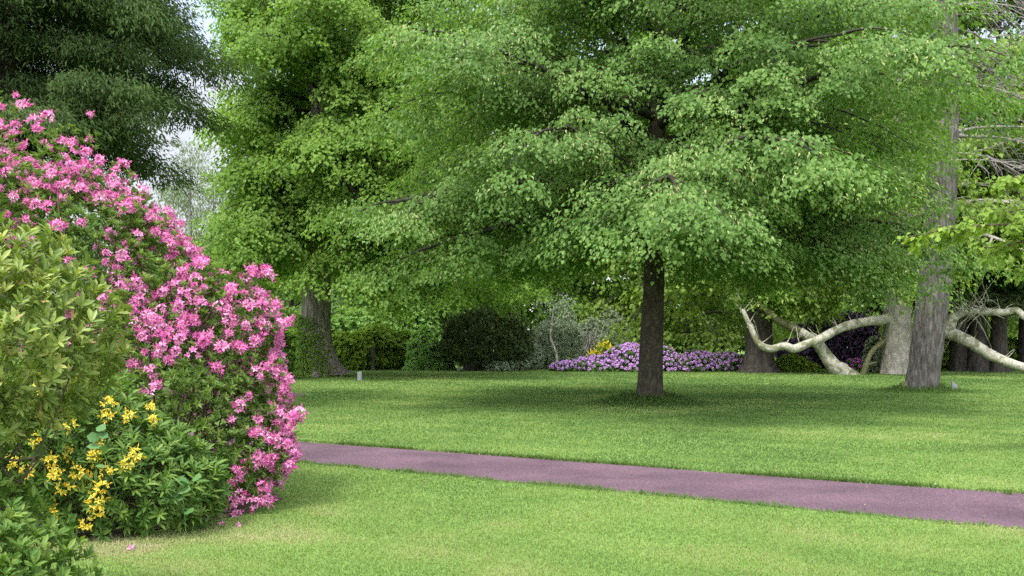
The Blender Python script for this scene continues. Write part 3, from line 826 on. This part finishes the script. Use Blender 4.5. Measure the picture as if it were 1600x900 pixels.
# an upright timber post in the hedge
B = at(583, 580, 52.2); B[2] = 0
def box(cx, cy, z0, sx, sy, h, slope=0.):
    x, y = sx / 2, sy / 2
    b = min(sx, sy) * .12
    ring = np.array([(-x + b, -y), (x - b, -y), (x, -y + b), (x, y - b), (x - b, y), (-x + b, y), (-x, y - b), (-x, -y + b)])
    lev = [(z0, 1.0), (z0 + h - b, 1.0), (z0 + h, .88)]
    V = np.concatenate([np.c_[cx + ring[:, 0] * k, cy + ring[:, 1] * k, np.full(8, z) + (slope * ring[:, 0] / x * .5 if i else 0)] for i, (z, k) in enumerate(lev)])
    F = []
    for i in range(len(lev) - 1):
        for j in range(8):
            a, b_ = i * 8 + j, i * 8 + (j + 1) % 8
            F += [(a, b_, b_ + 8), (a, b_ + 8, a + 8)]
    t = (len(lev) - 1) * 8
    F += [(t, t + j, t + j + 1) for j in range(1, 7)] + [(0, j + 1, j) for j in range(1, 7)]
    return V, np.array(F)
solo('timber_post', box(B[0], B[1], -.02, .13, .13, 1.25), M['bark_dark'], B, 'dark upright post standing in the far hedge', 'post')

shrub('weeping_shrub', 'fresh green weeping dome left of the dark yew', [L_(664, 560, 53, .9, .9, 1.45), L_(680, 570, 53, .9, .8, .95), L_(655, 575, 53, .75, .7, .7)], 2400, M['weep'], 6, .2, .085, up=-.9, cat='shrub')
t = shrub('yew', 'dark rounded yew with undercut base in the middle background', [L_(758, 540, 52, 2.25, 1.9, 1.15), L_(760, 515, 52, 2.0, 1.8, 1.3), L_(722, 535, 52, 1.1, 1.0, .9), L_(800, 537, 52, 1.15, 1.0, .9)], 5200, M['yew'], 8, .15, .022, up=.7, stems=4, shell=.35, cat='yew')
part('trunk', trunk_geo([at(741, 579, 52), at(742, 565, 52), at(748, 545, 52), at(752, 520, 52)], [.45, .40, .34, .2], ns=24, k=24, ridge=.08), M['bark_dark'], t, True)
shrub('willow_shrub', 'grey-green feathery willow right of the dark yew', [L_(852, 548, 55, 1.15, 1, 1.45), L_(880, 545, 56, 1.1, 1, 1.6), L_(830, 560, 54, .7, .7, .9)], 2600, M['silver'], 8, .19, .022, up=-.4)
shrub('willow_shrub', 'pale grey-green shrub behind the left end of the mauve rhododendrons', [L_(925, 545, 59, 1.3, 1, 1.7), L_(955, 540, 60, 1.3, 1, 1.9)], 1800, M['silver'], 8, .19, .03, up=.3)
shrub('low_shrub', 'low dull green plant at the foot of the dark yew', [L_(780, 574, 51, .7, .6, .35), L_(805, 572, 52, .7, .6, .45)], 500, M['silver'], 7, .14, .04)
# birch stem in front of the willow
B = at(868, 579, 53.4); B[2] = 0
t = thing('birch_tree', 'slender birch with a kinked white stem in front of the grey-green willow', 'tree', B)
part('trunk', tube(resample([B, at(870, 560, 53.4), at(866, 543, 53.4), at(860, 527, 53.5), at(862, 508, 53.6), at(866, 480, 53.7)], 24), np.linspace(.075, .03, 24), 8), M['bark_white'], t, True)
C = np.array([at(rng.uniform(845, 890), rng.uniform(455, 505), rng.uniform(53, 54.5)) for _ in range(30)]); aa = rng.random(30) * 6.28
part('crown', pad_leaves(C, np.c_[np.cos(aa), np.sin(aa), np.zeros(30)], rng.uniform(.3, .6, 30), 24, .12, .05, .8), M['silver'], t)
gs = []
B = at(920, 578, 57); B[2] = 0
for j in range(26):
    Sv = limb_curve(B + [rng.normal(0, .2), rng.normal(0, .2), .2 + rng.random()], rng.random() * 6.28, rng.uniform(.4, 1.0), rng.uniform(.9, 1.25), rng.uniform(-.2, .4), 8, .3)
    gs.append(tube(Sv, np.linspace(.03, .008, 8), 4))
gs += [tube(resample([B, B + [.1, 0, .8], B + [0, 0, 1.9]], 8), np.linspace(.08, .03, 8), 6)]
solo('bare_shrub', join(gs), M['bark_grey'], B, 'leafless grey shrub behind the left end of the mauve flowers', 'shrub', smooth=True)

# broom
def flower_spikes(P, N, n_each, L, W):
    m = len(P)
    p = np.repeat(P, n_each, 0) + rng.normal(0, .08, (m * n_each, 3))
    d = np.repeat(N, n_each, 0) * .5 + [0, 0, .8] + rng.normal(0, .5, (m * n_each, 3))
    return leaves(p, d, rng.normal(0, 1, (m * n_each, 3)), L, W)
lm = [L_(944, 553, 55.5, .28, .3, .60), L_(926, 560, 55.5, .30, .3, .32)]
t = shrub('broom_shrub', 'bright yellow flowering broom behind the mauve rhododendrons', lm, 300, M['chestnut'], 6, .12, .03, up=1.)
P, N = lump_points(lm, 120, .2, .05, .5)
part('blossom', flower_spikes(P, N, 8, .13, .04), M['broom'], t)

shrub('copper_shrub', 'dark purple-leaved shrub between the leaning pale trunk and the plane', [L_(1290, 545, 56, 1.7, 1.5, 1.7), L_(1335, 540, 56, 1.4, 1.4, 1.8), L_(1250, 560, 56, 1.2, 1.2, 1.2)], 4200, M['copper'], 7, .17, .07, shell=.35)
shrub('low_shrub', 'low yellow-green shrub right of the thick dark chestnut trunk', [L_(1238, 572, 50, .85, .7, .55), L_(1262, 576, 50, .5, .5, .35)], 800, M['bright'], 7, .15, .06)
shrub('shrub', 'bright green shrub between the furrowed trunk and the dark conifer trunks', [L_(1482, 560, 52, .9, .8, 1.3)], 900, M['bright'], 7, .15, .06)
shrub('shrub', 'light shrub behind the pale sloping limb at the right edge', [L_(1570, 560, 54, 1.4, 1, 1.2)], 900, M['oldlime'], 7, .16, .06)
shrub('shrub', 'grey-green shrub tucked against the left side of the plane trunk', [L_(1368, 562, 49, .5, .5, 1.1)], 600, M['silver'], 7, .15, .05)

# ---- trusses of flowers
def truss(nf, fs, rad, petals=5, pw=.34, shape='dome', stamens=True, seed=0, vo=0., buds=.10):
    """one flower head: nf funnel flowers facing outward from a dome; +Z is outward"""
    r2 = np.random.default_rng(seed)
    P, D, Nn, Ls, Ws, vr = [], [], [], [], [], []
    for f in range(nf):
        k = (f + .5) / nf
        ph = f * 2.4 + r2.random() * .5
        ti = math.acos(1 - 1.15 * k) if nf > 1 else 0.
        a = np.array([math.sin(ti) * math.cos(ph), math.sin(ti) * math.sin(ph), math.cos(ti)])
        a = nrm(a + r2.normal(0, .18, 3))
        c = a * rad * r2.uniform(.65, 1.05)
        e1 = nrm(np.cross(a, r2.normal(0, 1, 3))); e2 = np.cross(a, e1)
        s = fs * r2.uniform(.75, 1.15)
        bl = r2.integers(petals)
        bud = r2.random() < buds
        for q in range(petals):
            th = q * 2 * math.pi / petals
            rd = e1 * math.cos(th) + e2 * math.sin(th)
            P.append(c - a * s * .3 + rd * s * .04)
            D.append(rd * (.25 if bud else .85) + a * .75); Nn.append(a - rd * .75)
            Ls.append(s * .62); Ws.append(s * pw * .5)
            vr.append(.05 if bud else (np.clip(.30 + vo + .55 * r2.random(), 0.06, .93)))
        if stamens:
            for q in range(3):
                th = r2.random() * 6.28
                rd = e1 * math.cos(th) + e2 * math.sin(th)
                P.append(c); D.append(a + rd * .35); Nn.append(rd); Ls.append(s * .75); Ws.append(s * .022); vr.append(.12)
            th = bl * 2 * math.pi / petals
            rd = e1 * math.cos(th) + e2 * math.sin(th)
            P.append(c - a * s * .12 + rd * s * .1 + a * .004); D.append(rd * .85 + a * .75); Nn.append(a - rd * .75); Ls.append(s * .26); Ws.append(s * .07); vr.append(1.0)
    return leaves(np.array(P), np.array(D), np.array(Nn), np.array(Ls), np.array(Ws), .12, .28, .62, np.array(vr))


def basis(N):
    N = nrm(N)
    a = nrm(np.cross(N, rng.normal(0, 1, N.shape))); b = np.cross(N, a)
    return np.stack([a, b, N], -1)


def add_trusses(t, P, N, templates, mat, name='flower_head', cap=100, scale=(.8, 1.2), rest='blossom'):
    """the 100 that show largest become parts of their own, the others one part"""
    m = len(P)
    cam = np.array([0, 0, EYE])
    dist = np.linalg.norm(P - cam, axis=1)
    facing = (nrm(cam - P) * N).sum(1)
    px = 800 + P[:, 0] / P[:, 1] * 1600
    score = facing - .15 * (dist - dist.min()) - 4 * ((px < -10) | (px > 1610))
    order = np.argsort(-score)
    Bm = basis(N)
    sc_ = rng.uniform(*scale, m)
    off = np.array(t.location)
    meshes = []
    for g in templates:
        me = make_mesh(name, g[0], g[1], g[2]); me.materials.append(mat); meshes.append(me)
    from mathutils import Matrix
    for i in order[:cap]:
        o = bpy.data.objects.new(name, meshes[int(rng.integers(len(meshes)))])
        mt = Matrix((Bm[i] * sc_[i]).tolist()).to_4x4()
        mt.translation = tuple(P[i] - off)
        o.matrix_basis = mt
        o.parent = t
        col.objects.link(o)
    gs = []
    for i in order[cap:]:
        g = templates[int(rng.integers(len(templates)))]
        gs.append((g[0] @ (Bm[i] * sc_[i]).T + P[i], g[1], g[2]))
    if gs:
        part(rest, join(gs), mat, t, kind='stuff')


def spaced(P, dmin, cap):
    keep = []
    for i in range(len(P)):
        if len(keep) >= cap: break
        if keep and (np.linalg.norm(P[keep] - P[i], axis=1) < dmin).any(): continue
        keep.append(i)
    return np.array(keep)

# ---- mauve rhododendrons, 51 m away
GT = [truss(10, .10, .10, seed=s, stamens=False, pw=.5) for s in range(6)]
G = 'flowering rhododendrons along the far edge of the lawn'
def mauve(label, lumps, nfl, nl):
    t = shrub('rhododendron', label, lumps, nl, M['mid'], 7, .15, .045, group=G, cat='rhododendron', shell=.2)
    P, N = lump_points(lumps, nfl * 4, .06, .12)
    k = spaced(P, .17, nfl)
    add_trusses(t, P[k] + N[k] * .03, nrm(N[k] + [0, 0, .4]), GT, M['purple'], cap=100)
mauve('large mauve-flowering rhododendron left of and behind the slim lime trunk', [L_(985, 573, 51, 1.55, 1.3, 1.1), L_(930, 578, 51, 1.3, 1.1, .62), L_(890, 581, 51, .95, .8, .38), L_(1030, 575, 51, 1.2, 1.2, 1.05)], 620, 1500)
mauve('mauve-flowering rhododendron between the slim lime trunk and the dark chestnut trunk', [L_(1090, 577, 51, 1.25, 1.2, .86), L_(1130, 577, 51, 1.1, 1.0, .80), L_(1155, 579, 51, .55, .7, .6)], 400, 1300)
lm = [L_(1334, 576, 53, .55, .5, .45)]
t = shrub('rhododendron', 'small magenta-flowering rhododendron at the foot of the copper shrub', lm, 250, M['mid'], 7, .14, .04, cat='rhododendron', group=G)
P, N = lump_points(lm, 200, .05, .1); k = spaced(P, .15, 60)
add_trusses(t, P[k], N[k], GT, M['magenta'])

# ---- pink azalea
PINK = np.array([(-4.5, 10.9, 2.45, .8, .6, .75), (-4.9, 11.4, 2.2, 1.1, .7, 1.1), (-2.9, 10.2, 1.68, .52, .6, .58), (-3.5, 10.5, 1.6, .6, .6, .8), (-4.8, 11.1, 1.2, 1.5, .9, 1.3), (-5.6, 11.1, 1.8, 1.75, 1.6, 2.15), (-4.6, 10.7, 1.75, 1.3, 1.3, 1.65), (-3.75, 10.4, 1.05, 1.15, 1.2, 1.27), (-3.0, 10.1, .95, .76, .95, .95), (-2.8, 9.95, .55, .66, .8, .55), (-3.1, 10.4, 1.62, .74, .8, .72), (-4.0, 10.7, 1.85, .9, .9, 1.05), (-4.9, 10.3, .8, 1.2, 1.0, .9)])
t = shrub('azalea', 'big sloping azalea covered in pink flowers beside the path', PINK, 8600, M['azalea'], 8, .070, .0145, cat='azalea', up=.8, stems=26, shell=.5, droop=.3, spread=.7, rough=.32)
P, N = lump_points(PINK, 9000, .14, .22, .32)
px = 800 + P[:, 0] / P[:, 1] * 1600; py = 530 - (P[:, 2] - EYE) / P[:, 1] * 1600
dens = fbm(P * 1.5 + 3.1, 3)
pr = np.clip((dens - .33) * 3.6, .10, 1)
pr *= np.interp(px, [0, 150, 230, 330, 420], [.50, .55, .9, 1., 1.])
pr *= np.where((py > 620) & (px < 270), .12, 1.)
pr *= np.where((py > 560) & (px < 320), .6, 1.)
ok = rng.random(len(P)) < pr
P, N = P[ok], N[ok]
k = spaced(P, .066, 1150)
P, N = P[k], N[k]
TP_ = [truss(5 + s % 6, .055 + .004 * (s % 4), .045 + .006 * (s % 4), seed=s + 20, vo=(-.27, -.15, -.04, .10)[s % 4], buds=(.05, .12, .3)[s % 3]) for s in range(12)]
add_trusses(t, P + N * .03, nrm(N + [0, -.25, .35]), TP_, M['pink'], scale=(.75, 1.25))
azalea = t
# a few outlying shoots on the right side, each a stem with leaves and a flower head at its tip
tips = [(440, 507, 9.9), (462, 648, 9.6), (455, 655, 9.6), (450, 612, 9.8), (446, 700, 9.6), (438, 712, 9.5), (412, 770, 9.4), (395, 760, 9.4), (430, 640, 9.5), (410, 432, 10.2), (395, 425, 10.3), (352, 792, 9.3), (425, 575, 9.7), (437, 590, 9.7)]
gs, ql = [], []
PP, NN = [], []
for (px, py, d) in tips:
    p1 = at(px, py, d)
    p0 = np.array([-3.1, 10.0, max(.25, p1[2] * .72)])
    pm = (p0 + p1) / 2 + [0, 0, .08]
    Cv = resample([p0, pm, p1], 8)
    gs.append(tube(Cv, np.linspace(.010, .004, 8), 5))
    PP.append(p1); NN.append(nrm(p1 - p0 + np.array([0, -.15, .15])))
    q = interp_curve(Cv, np.linspace(.35, .98, 9)) + rng.normal(0, .03, (9, 3))
    ql.append(rosettes(q, np.repeat(NN[-1][None], 9, 0), 7, .065, .014, .5))
part('shoot', join(gs), M['stem'], t, True)
part('shoot_leaf', join(ql), M['azalea'], t)
for p, nn in zip(PP, NN):
    for dd in rng.normal(0, .07, (3, 3)):
        g = TP_[int(rng.integers(12))]
        Bm = basis(nrm(nn + rng.normal(0, .4, 3))[None])[0]
        ql.append((g[0] @ Bm.T + p + dd, g[1], g[2]))
part('shoot_blossom', join(ql[len(tips):]), M['pink'], t, kind='stuff')

# ---- yellow azalea in front of it
YEL = np.array([(-4.1, 8.3, .75, .8, .6, .75), (-3.75, 8.75, .55, .95, .75, .80), (-3.25, 8.6, .40, .70, .65, .55), (-3.0, 8.75, .35, .55, .5, .45), (-4.5, 8.8, .7, .9, .8, .85)])
t = shrub('azalea', 'low azalea with yellow flowers and narrow dark leaves in front of the pink one', YEL, 2700, M['lower'], 8, .100, .0125, cat='azalea', up=.8, stems=24, shell=.4, droop=.35, six=True, spread=.75)
spots = [(90, 590), (52, 615), (120, 605), (165, 635), (170, 655), (195, 652), (232, 640), (232, 660), (105, 662), (150, 700), (145, 715), (110, 712), (205, 725), (208, 712), (165, 740), (160, 762), (115, 735), (125, 755), (150, 790), (140, 820), (152, 783), (75, 795), (95, 790), (80, 740), (60, 690), (20, 650), (18, 720), (45, 735), (95, 760), (120, 640), (55, 590), (12, 615), (75, 720), (135, 742)]
P, N = lump_points(YEL, 9000, .04, .15)
px = 800 + P[:, 0] / P[:, 1] * 1600; py = 530 - (P[:, 2] - EYE) / P[:, 1] * 1600
front = (nrm(np.array([0, 0, EYE]) - P) * N).sum(1) > .2
sel = []
for (u, v) in spots:
    e = np.hypot(px - u, py - v) + np.where(front, 0, 1e4)
    sel.append(int(np.argmin(e)))
sel = np.array(sel)
TY = [truss(6, .055, .05, seed=s + 60, pw=.30) for s in range(6)]
add_trusses(t, P[sel] + N[sel] * .04, nrm(N[sel] + [0, -.3, .1]), TY, M['yellow'], scale=(.85, 1.25))

# ---- vine with broad leaves
reseed('vine')
B = np.array([-2.95, 8.5, 0.])
t = thing('climbing_vine', 'vine with broad smooth leaves creeping up the yellow azalea', 'vine', B)
gs, P, D = [], [], []
for j, (pts) in enumerate([[(290, 830), (285, 790), (262, 770), (255, 755)], [(255, 800), (270, 775), (290, 760), (300, 750)], [(180, 760), (160, 700), (155, 680), (150, 668)]]):
    Cv = resample([at(u, v, 8.15 if j < 2 else 7.95) for u, v in pts], 10)
    gs.append(tube(Cv, np.full(10, .003), 4))
    for q in (3, 5, 6, 7, 8, 9):
        P.append(Cv[q]); a = rng.uniform(-.6, 3.7); D.append([math.cos(a), -.5, math.sin(a) * .5])
part('stem', join(gs), M['vine'], t)
P, D = np.array(P), np.array(D)
part('foliage', leaves6(P, D, np.tile([0, -.7, .7], (len(P), 1)) + rng.normal(0, .2, (len(P), 3)), rng.uniform(.08, .125, len(P)), rng.uniform(.035, .05, len(P)), .05, .1), M['vine'], t)

# ---- the near green azalea on the left edge
NEARB = np.array([(-2.55, 5.0, 1.70, .60, .5, .48), (-3.1, 5.3, 1.6, .7, .6, .68), (-2.25, 4.95, 1.60, .35, .4, .36), (-2.7, 5.0, 1.38, .5, .45, .36)])
def leafy_near(name, label, lumps, n, mat, L, W, per=9, boost=0., stems=16):
    reseed(label)
    lumps = np.asarray(lumps)
    t = thing(name, label, 'azalea', (lumps[:, 0].mean(), lumps[:, 1].mean(), 0))
    base = np.array([lumps[:, 0].mean() - .55, lumps[:, 1].mean() + .1, -.02])
    P, N = lump_points(lumps, n, .5, .05, .5)
    gs = []
    for j in range(stems):
        tip = P[int(rng.integers(len(P)))]
        p0 = base + np.append(rng.normal(0, .08, 2), 0)
        pm = p0 * .45 + tip * .55 + np.append(rng.normal(0, .08, 2), -.05)
        Cv = resample([p0, pm, tip], 12)
        gs.append(tube(Cv, np.linspace(.009, .003, 12), 6))
        for s in range(5):
            sp = interp_curve(Cv, np.array([rng.uniform(.45, .95)]))[0]
            q = P[int(np.argmin(np.linalg.norm(P - sp - rng.normal(0, .15, 3), axis=1)))]
            gs.append(tube(resample([sp, (sp + q) / 2 + [0, 0, -.02], q], 6), np.linspace(.006, .0025, 6), 4))
    part('stem', join(gs), M['stem'], t, True)
    part('foliage', rosettes(P, N, per, L, W, .9, boost, .75, six=True, droop=.2), mat, t)
    return t
leafy_near('azalea', 'nearest azalea with yellow-green young leaves and no flowers, at the left edge', NEARB, 1650, M['young'], .066, .0112, boost=.08)
LOWB = np.array([(-2.65, 5.0, .45, .52, .5, .62), (-2.35, 4.85, .25, .36, .42, .45), (-3.2, 5.1, .7, .5, .5, .65)])
leafy_near('azalea', 'low leafy azalea in the bottom left corner of the photo', LOWB, 1300, M['lower'], .064, .0115, boost=.1)

# ---- bright branch hanging in from the right
reseed('ginkgo')
B = np.array([8.9, 13.6, 0.])
t = thing('ginkgo_tree', 'bright green leafy branch reaching in from the right edge', 'tree', B)
part('trunk', trunk_geo([B, B + [0, .05, 2], B + [.1, .1, 4.5], B + [.1, .1, 8]], [.22, .19, .15, .05], ns=24, k=40, ridge=.04, flare=.3), M['bark_old'], t, True)
C, O, gs = [], [], []
for (pts) in [[(1850, 320), (1700, 345), (1600, 350), (1530, 352), (1470, 360), (1410, 372)], [(1850, 350), (1700, 345), (1620, 372), (1560, 385), (1520, 390)],
              [(1850, 330), (1720, 300), (1650, 280), (1600, 275), (1560, 283)], [(1850, 400), (1720, 390), (1640, 410), (1590, 425)], [(1850, 340), (1700, 330), (1620, 325), (1550, 335)]]:
    dd = np.linspace(13.6, 13.0 + rng.normal(0, .3), len(pts))
    Cv = resample([B + [.1, .1, at(0, pts[0][1], 13.6)[2] - .3]] + [at(u, v, q) for (u, v), q in zip(pts, dd)], 18)
    gs.append(tube(Cv, np.linspace(.03, .004, 18), 6))
    tt = np.linspace(.18, 1, 40)
    p = interp_curve(Cv, tt)
    C.append(p + rng.normal(0, .035, p.shape)); O.append(np.tile(nrm((Cv[-1] - Cv[0]) * [1, 1, 0]), (40, 1)))
    for s in range(16):
        sp = interp_curve(Cv, np.array([rng.uniform(.25, .95)]))[0]
        a2 = math.pi + rng.normal(0, .9)
        Sv = limb_curve(sp, a2, rng.uniform(.2, .5), rng.normal(.05, .2), .4, 5)
        gs.append(tube(Sv, np.linspace(.007, .003, 5), 4))
        p = interp_curve(Sv, np.linspace(.2, 1, 7)); C.append(p); O.append(np.tile([math.cos(a2), math.sin(a2), 0], (7, 1)))
part('limb', join(gs), M['stem'], t, True)
C, O = np.concatenate(C), np.concatenate(O)
part('crown', pad_leaves(C, O, np.full(len(C), .075), 6, .075, .036, .5, .3, wide=.6, fold=.1), M['bright'], t)

reseed('small')
# ------------------------------------------------------------------ small things on the lawn
def marker(px, py, d, w, h, label, sl, rz=0.):
    B = at(px, py, d); B[2] = 0
    return solo('stone_marker', box(B[0], B[1], -.02, w, w * .45, h, sl), M['slate'], B, label, 'marker', 'small slate markers beside trees')
marker(562, 595, 39.4, .17, .37, 'small flat-topped slate marker right of the ivy-clad trunk', .05)
marker(1491, 612, 31.2, .17, .29, 'small grey slate marker with slanted top right of the furrowed trunk', -.12)
B = at(717, 578, 52); B[2] = 0
solo('short_post', box(B[0], B[1], -.02, .16, .14, .22), M['post'], B, 'short pale post under the left side of the dark yew', 'post')

G = 'fallen pink blossoms on the grass'
ft = [truss(1, .062, .012, seed=s + 90) for s in range(3)]
fp = [(346, 822, 'fallen pink flower on the grass below the azalea, left of its pair'), (372, 825, 'fallen pink flower farthest to the right on the grass'), (205, 861, 'fallen pale pink flower at the edge of the bare soil'), (352, 800, 'fallen deep pink flower lying at the foot of the pink azalea')]
for q, (px, py, lab) in enumerate(fp):
    d = EYE * FPX / (py - HZ)
    B = at(px, py, d); B[2] = .02
    me = make_mesh('fallen_flower', *[ft[q % 3][0], ft[q % 3][1], ft[q % 3][2]]); me.materials.append(M['pink'])
    o = bpy.data.objects.new('fallen_flower', me); col.objects.link(o)
    o.location = tuple(B); o.rotation_euler = (rng.normal(0, .6) + .5, rng.normal(0, .4), rng.random() * 6)
    tag(o, lab, 'flower', G)

# tall grass tuft right of the lime's foot, and a weed at the path's edge
def tuft(px, py, d, n, h, sp, label, name='grass_tuft'):
    B = at(px, py, d); B[2] = 0
    P = np.c_[B[0] + rng.normal(0, sp, n), B[1] + rng.normal(0, sp, n), np.zeros(n)]
    D = rng.normal(0, .35, (n, 3)); D[:, 2] = 1
    return solo(name, leaves(P, D, rng.normal(0, 1, (n, 3)), h * rng.uniform(.5, 1.1, n), .010, 0, .2, .35, rng.uniform(0, .4, n)), M['grass'], B, label, 'grass tuft')
tuft(1062, 636, 24.4, 130, .22, .12, 'tall grass tuft right of the slim lime trunk')
tuft(985, 636, 24.4, 120, .16, .16, 'shaggy grass tuft left of the slim lime trunk')
tuft(1575, 772, 10.55, 26, .07, .02, 'small weed at the far edge of the red path', 'weed')
# daisies and petals sprinkled in the lawn
n = 40
d = 11 * (34 / 11) ** rng.random(n); x = rng.uniform(-.5, .5, n) * d
ok = ((d < near_y(x) - .1) | (d > far_y(x) + .05)) & (fbm(np.c_[x * .4, d * .4, np.zeros(n)], 2) > .5)
x, d = x[ok], d[ok]; n = len(x)
P = np.c_[x, d, np.full(n, .035)]
solo('daisy', leaves(P, rng.normal(0, 1, (n, 3)) * [1, 1, .2], np.tile([0, -.5, 1.], (n, 1)), .016, .008, 0, 0, .5, np.full(n, .5)), plain_mat('daisy_petal', (.62, .62, .58)), (0, 0, 0), 'tiny white daisies sprinkled through the mown lawn', 'daisies', kind='stuff')

n = 900
d = 7.5 * (34 / 7.5) ** rng.random(n); x = rng.uniform(-.5, .5, n) * d
P = np.c_[x, d, np.where((d > near_y(x)) & (d < far_y(x)), .009, .028)]
solo('leaf_litter', leaves(P, rng.normal(0, 1, (n, 3)) * [1, 1, .25], np.tile([0, -.2, 1.], (n, 1)) + rng.normal(0, .3, (n, 3)), rng.uniform(.012, .035, n), rng.uniform(.004, .010, n), .1, .2, .45), plain_mat('dry_leaf', (.13, .095, .055), .8, .2, .6, 3.), (0, 0, 0), 'scattered dry leaf scraps and bud scales on path and lawn', 'leaf litter', kind='stuff')

# ------------------------------------------------------------------ light, sky, camera
SUN_EL, SUN_AZ = R(56), R(207)      # azimuth measured clockwise from +Y (north)
w = bpy.data.worlds.new('World'); sc.world = w; w.use_nodes = True
nt = w.node_tree; nt.nodes.clear()
out = nt.nodes.new('ShaderNodeOutputWorld'); bg_ = nt.nodes.new('ShaderNodeBackground')
sky = nt.nodes.new('ShaderNodeTexSky'); sky.sky_type = 'NISHITA'; sky.sun_disc = False
sky.sun_elevation = SUN_EL; sky.sun_rotation = SUN_AZ; sky.air_density = 1.0; sky.dust_density = 1.5
tc = nt.nodes.new('ShaderNodeTexCoord')
cn = nt.nodes.new('ShaderNodeTexNoise'); cn.inputs['Scale'].default_value = 3.2; cn.inputs['Detail'].default_value = 6
nt.links.new(tc.outputs['Generated'], cn.inputs[0])
cr = ramp(nt, [(.38, (.25, .25, .25)), (.60, (.92, .92, .92))])
nt.links.new(cn.outputs[0], cr.inputs[0])
mx = nt.nodes.new('ShaderNodeMix'); mx.data_type = 'RGBA'
nt.links.new(cr.outputs[0], mx.inputs[0]); nt.links.new(sky.outputs[0], mx.inputs[6]); 
vm = nt.nodes.new('ShaderNodeVectorMath'); vm.operation = 'DOT_PRODUCT'      # an overcast sky is brightest round the sun
nt.links.new(tc.outputs['Generated'], vm.inputs[0])
vm.inputs[1].default_value = (math.sin(SUN_AZ) * math.cos(SUN_EL), math.cos(SUN_AZ) * math.cos(SUN_EL), math.sin(SUN_EL))
mr = nt.nodes.new('ShaderNodeMapRange'); mr.interpolation_type = 'SMOOTHSTEP'
mr.inputs[1].default_value = -.25; mr.inputs[2].default_value = .85; mr.inputs[3].default_value = 1.9; mr.inputs[4].default_value = 13.0
nt.links.new(vm.outputs['Value'], mr.inputs[0])
cm = nt.nodes.new('ShaderNodeVectorMath'); cm.operation = 'SCALE'; cm.inputs[0].default_value = (.97, .98, 1.03)
nt.links.new(mr.outputs[0], cm.inputs[3]); nt.links.new(cm.outputs[0], mx.inputs[7])
nt.links.new(mx.outputs[2], bg_.inputs[0]); bg_.inputs[1].default_value = .115
nt.links.new(bg_.outputs[0], out.inputs[0])

sd = bpy.data.lights.new('sun', 'SUN'); sd.energy = 1.5; sd.angle = R(10); sd.color = (1, .96, .9)
so = bpy.data.objects.new('sun', sd); col.objects.link(so)
so.rotation_euler = (math.pi / 2 - SUN_EL, 0, math.pi - SUN_AZ)
so.location = (0, 0, 40)

cd = bpy.data.cameras.new('camera'); cd.sensor_width = 36; cd.lens = 36; cd.shift_y = .05
cd.clip_end = 1000
co = bpy.data.objects.new('camera', cd); col.objects.link(co)
co.location = (0, 0, EYE); co.rotation_euler = (math.pi / 2, 0, 0)
sc.camera = co

vs = sc.view_settings
vs.view_transform = 'Standard'; vs.look = 'None'; vs.gamma = 1; vs.exposure = 2.0; vs.use_curve_mapping = False
cy = sc.cycles
cy.max_bounces = 6; cy.diffuse_bounces = 4; cy.glossy_bounces = 2; cy.transmission_bounces = 4; cy.transparent_max_bounces = 4
cy.caustics_reflective = False; cy.caustics_refractive = False
cy.use_denoising = False
sc.render.film_transparent = False
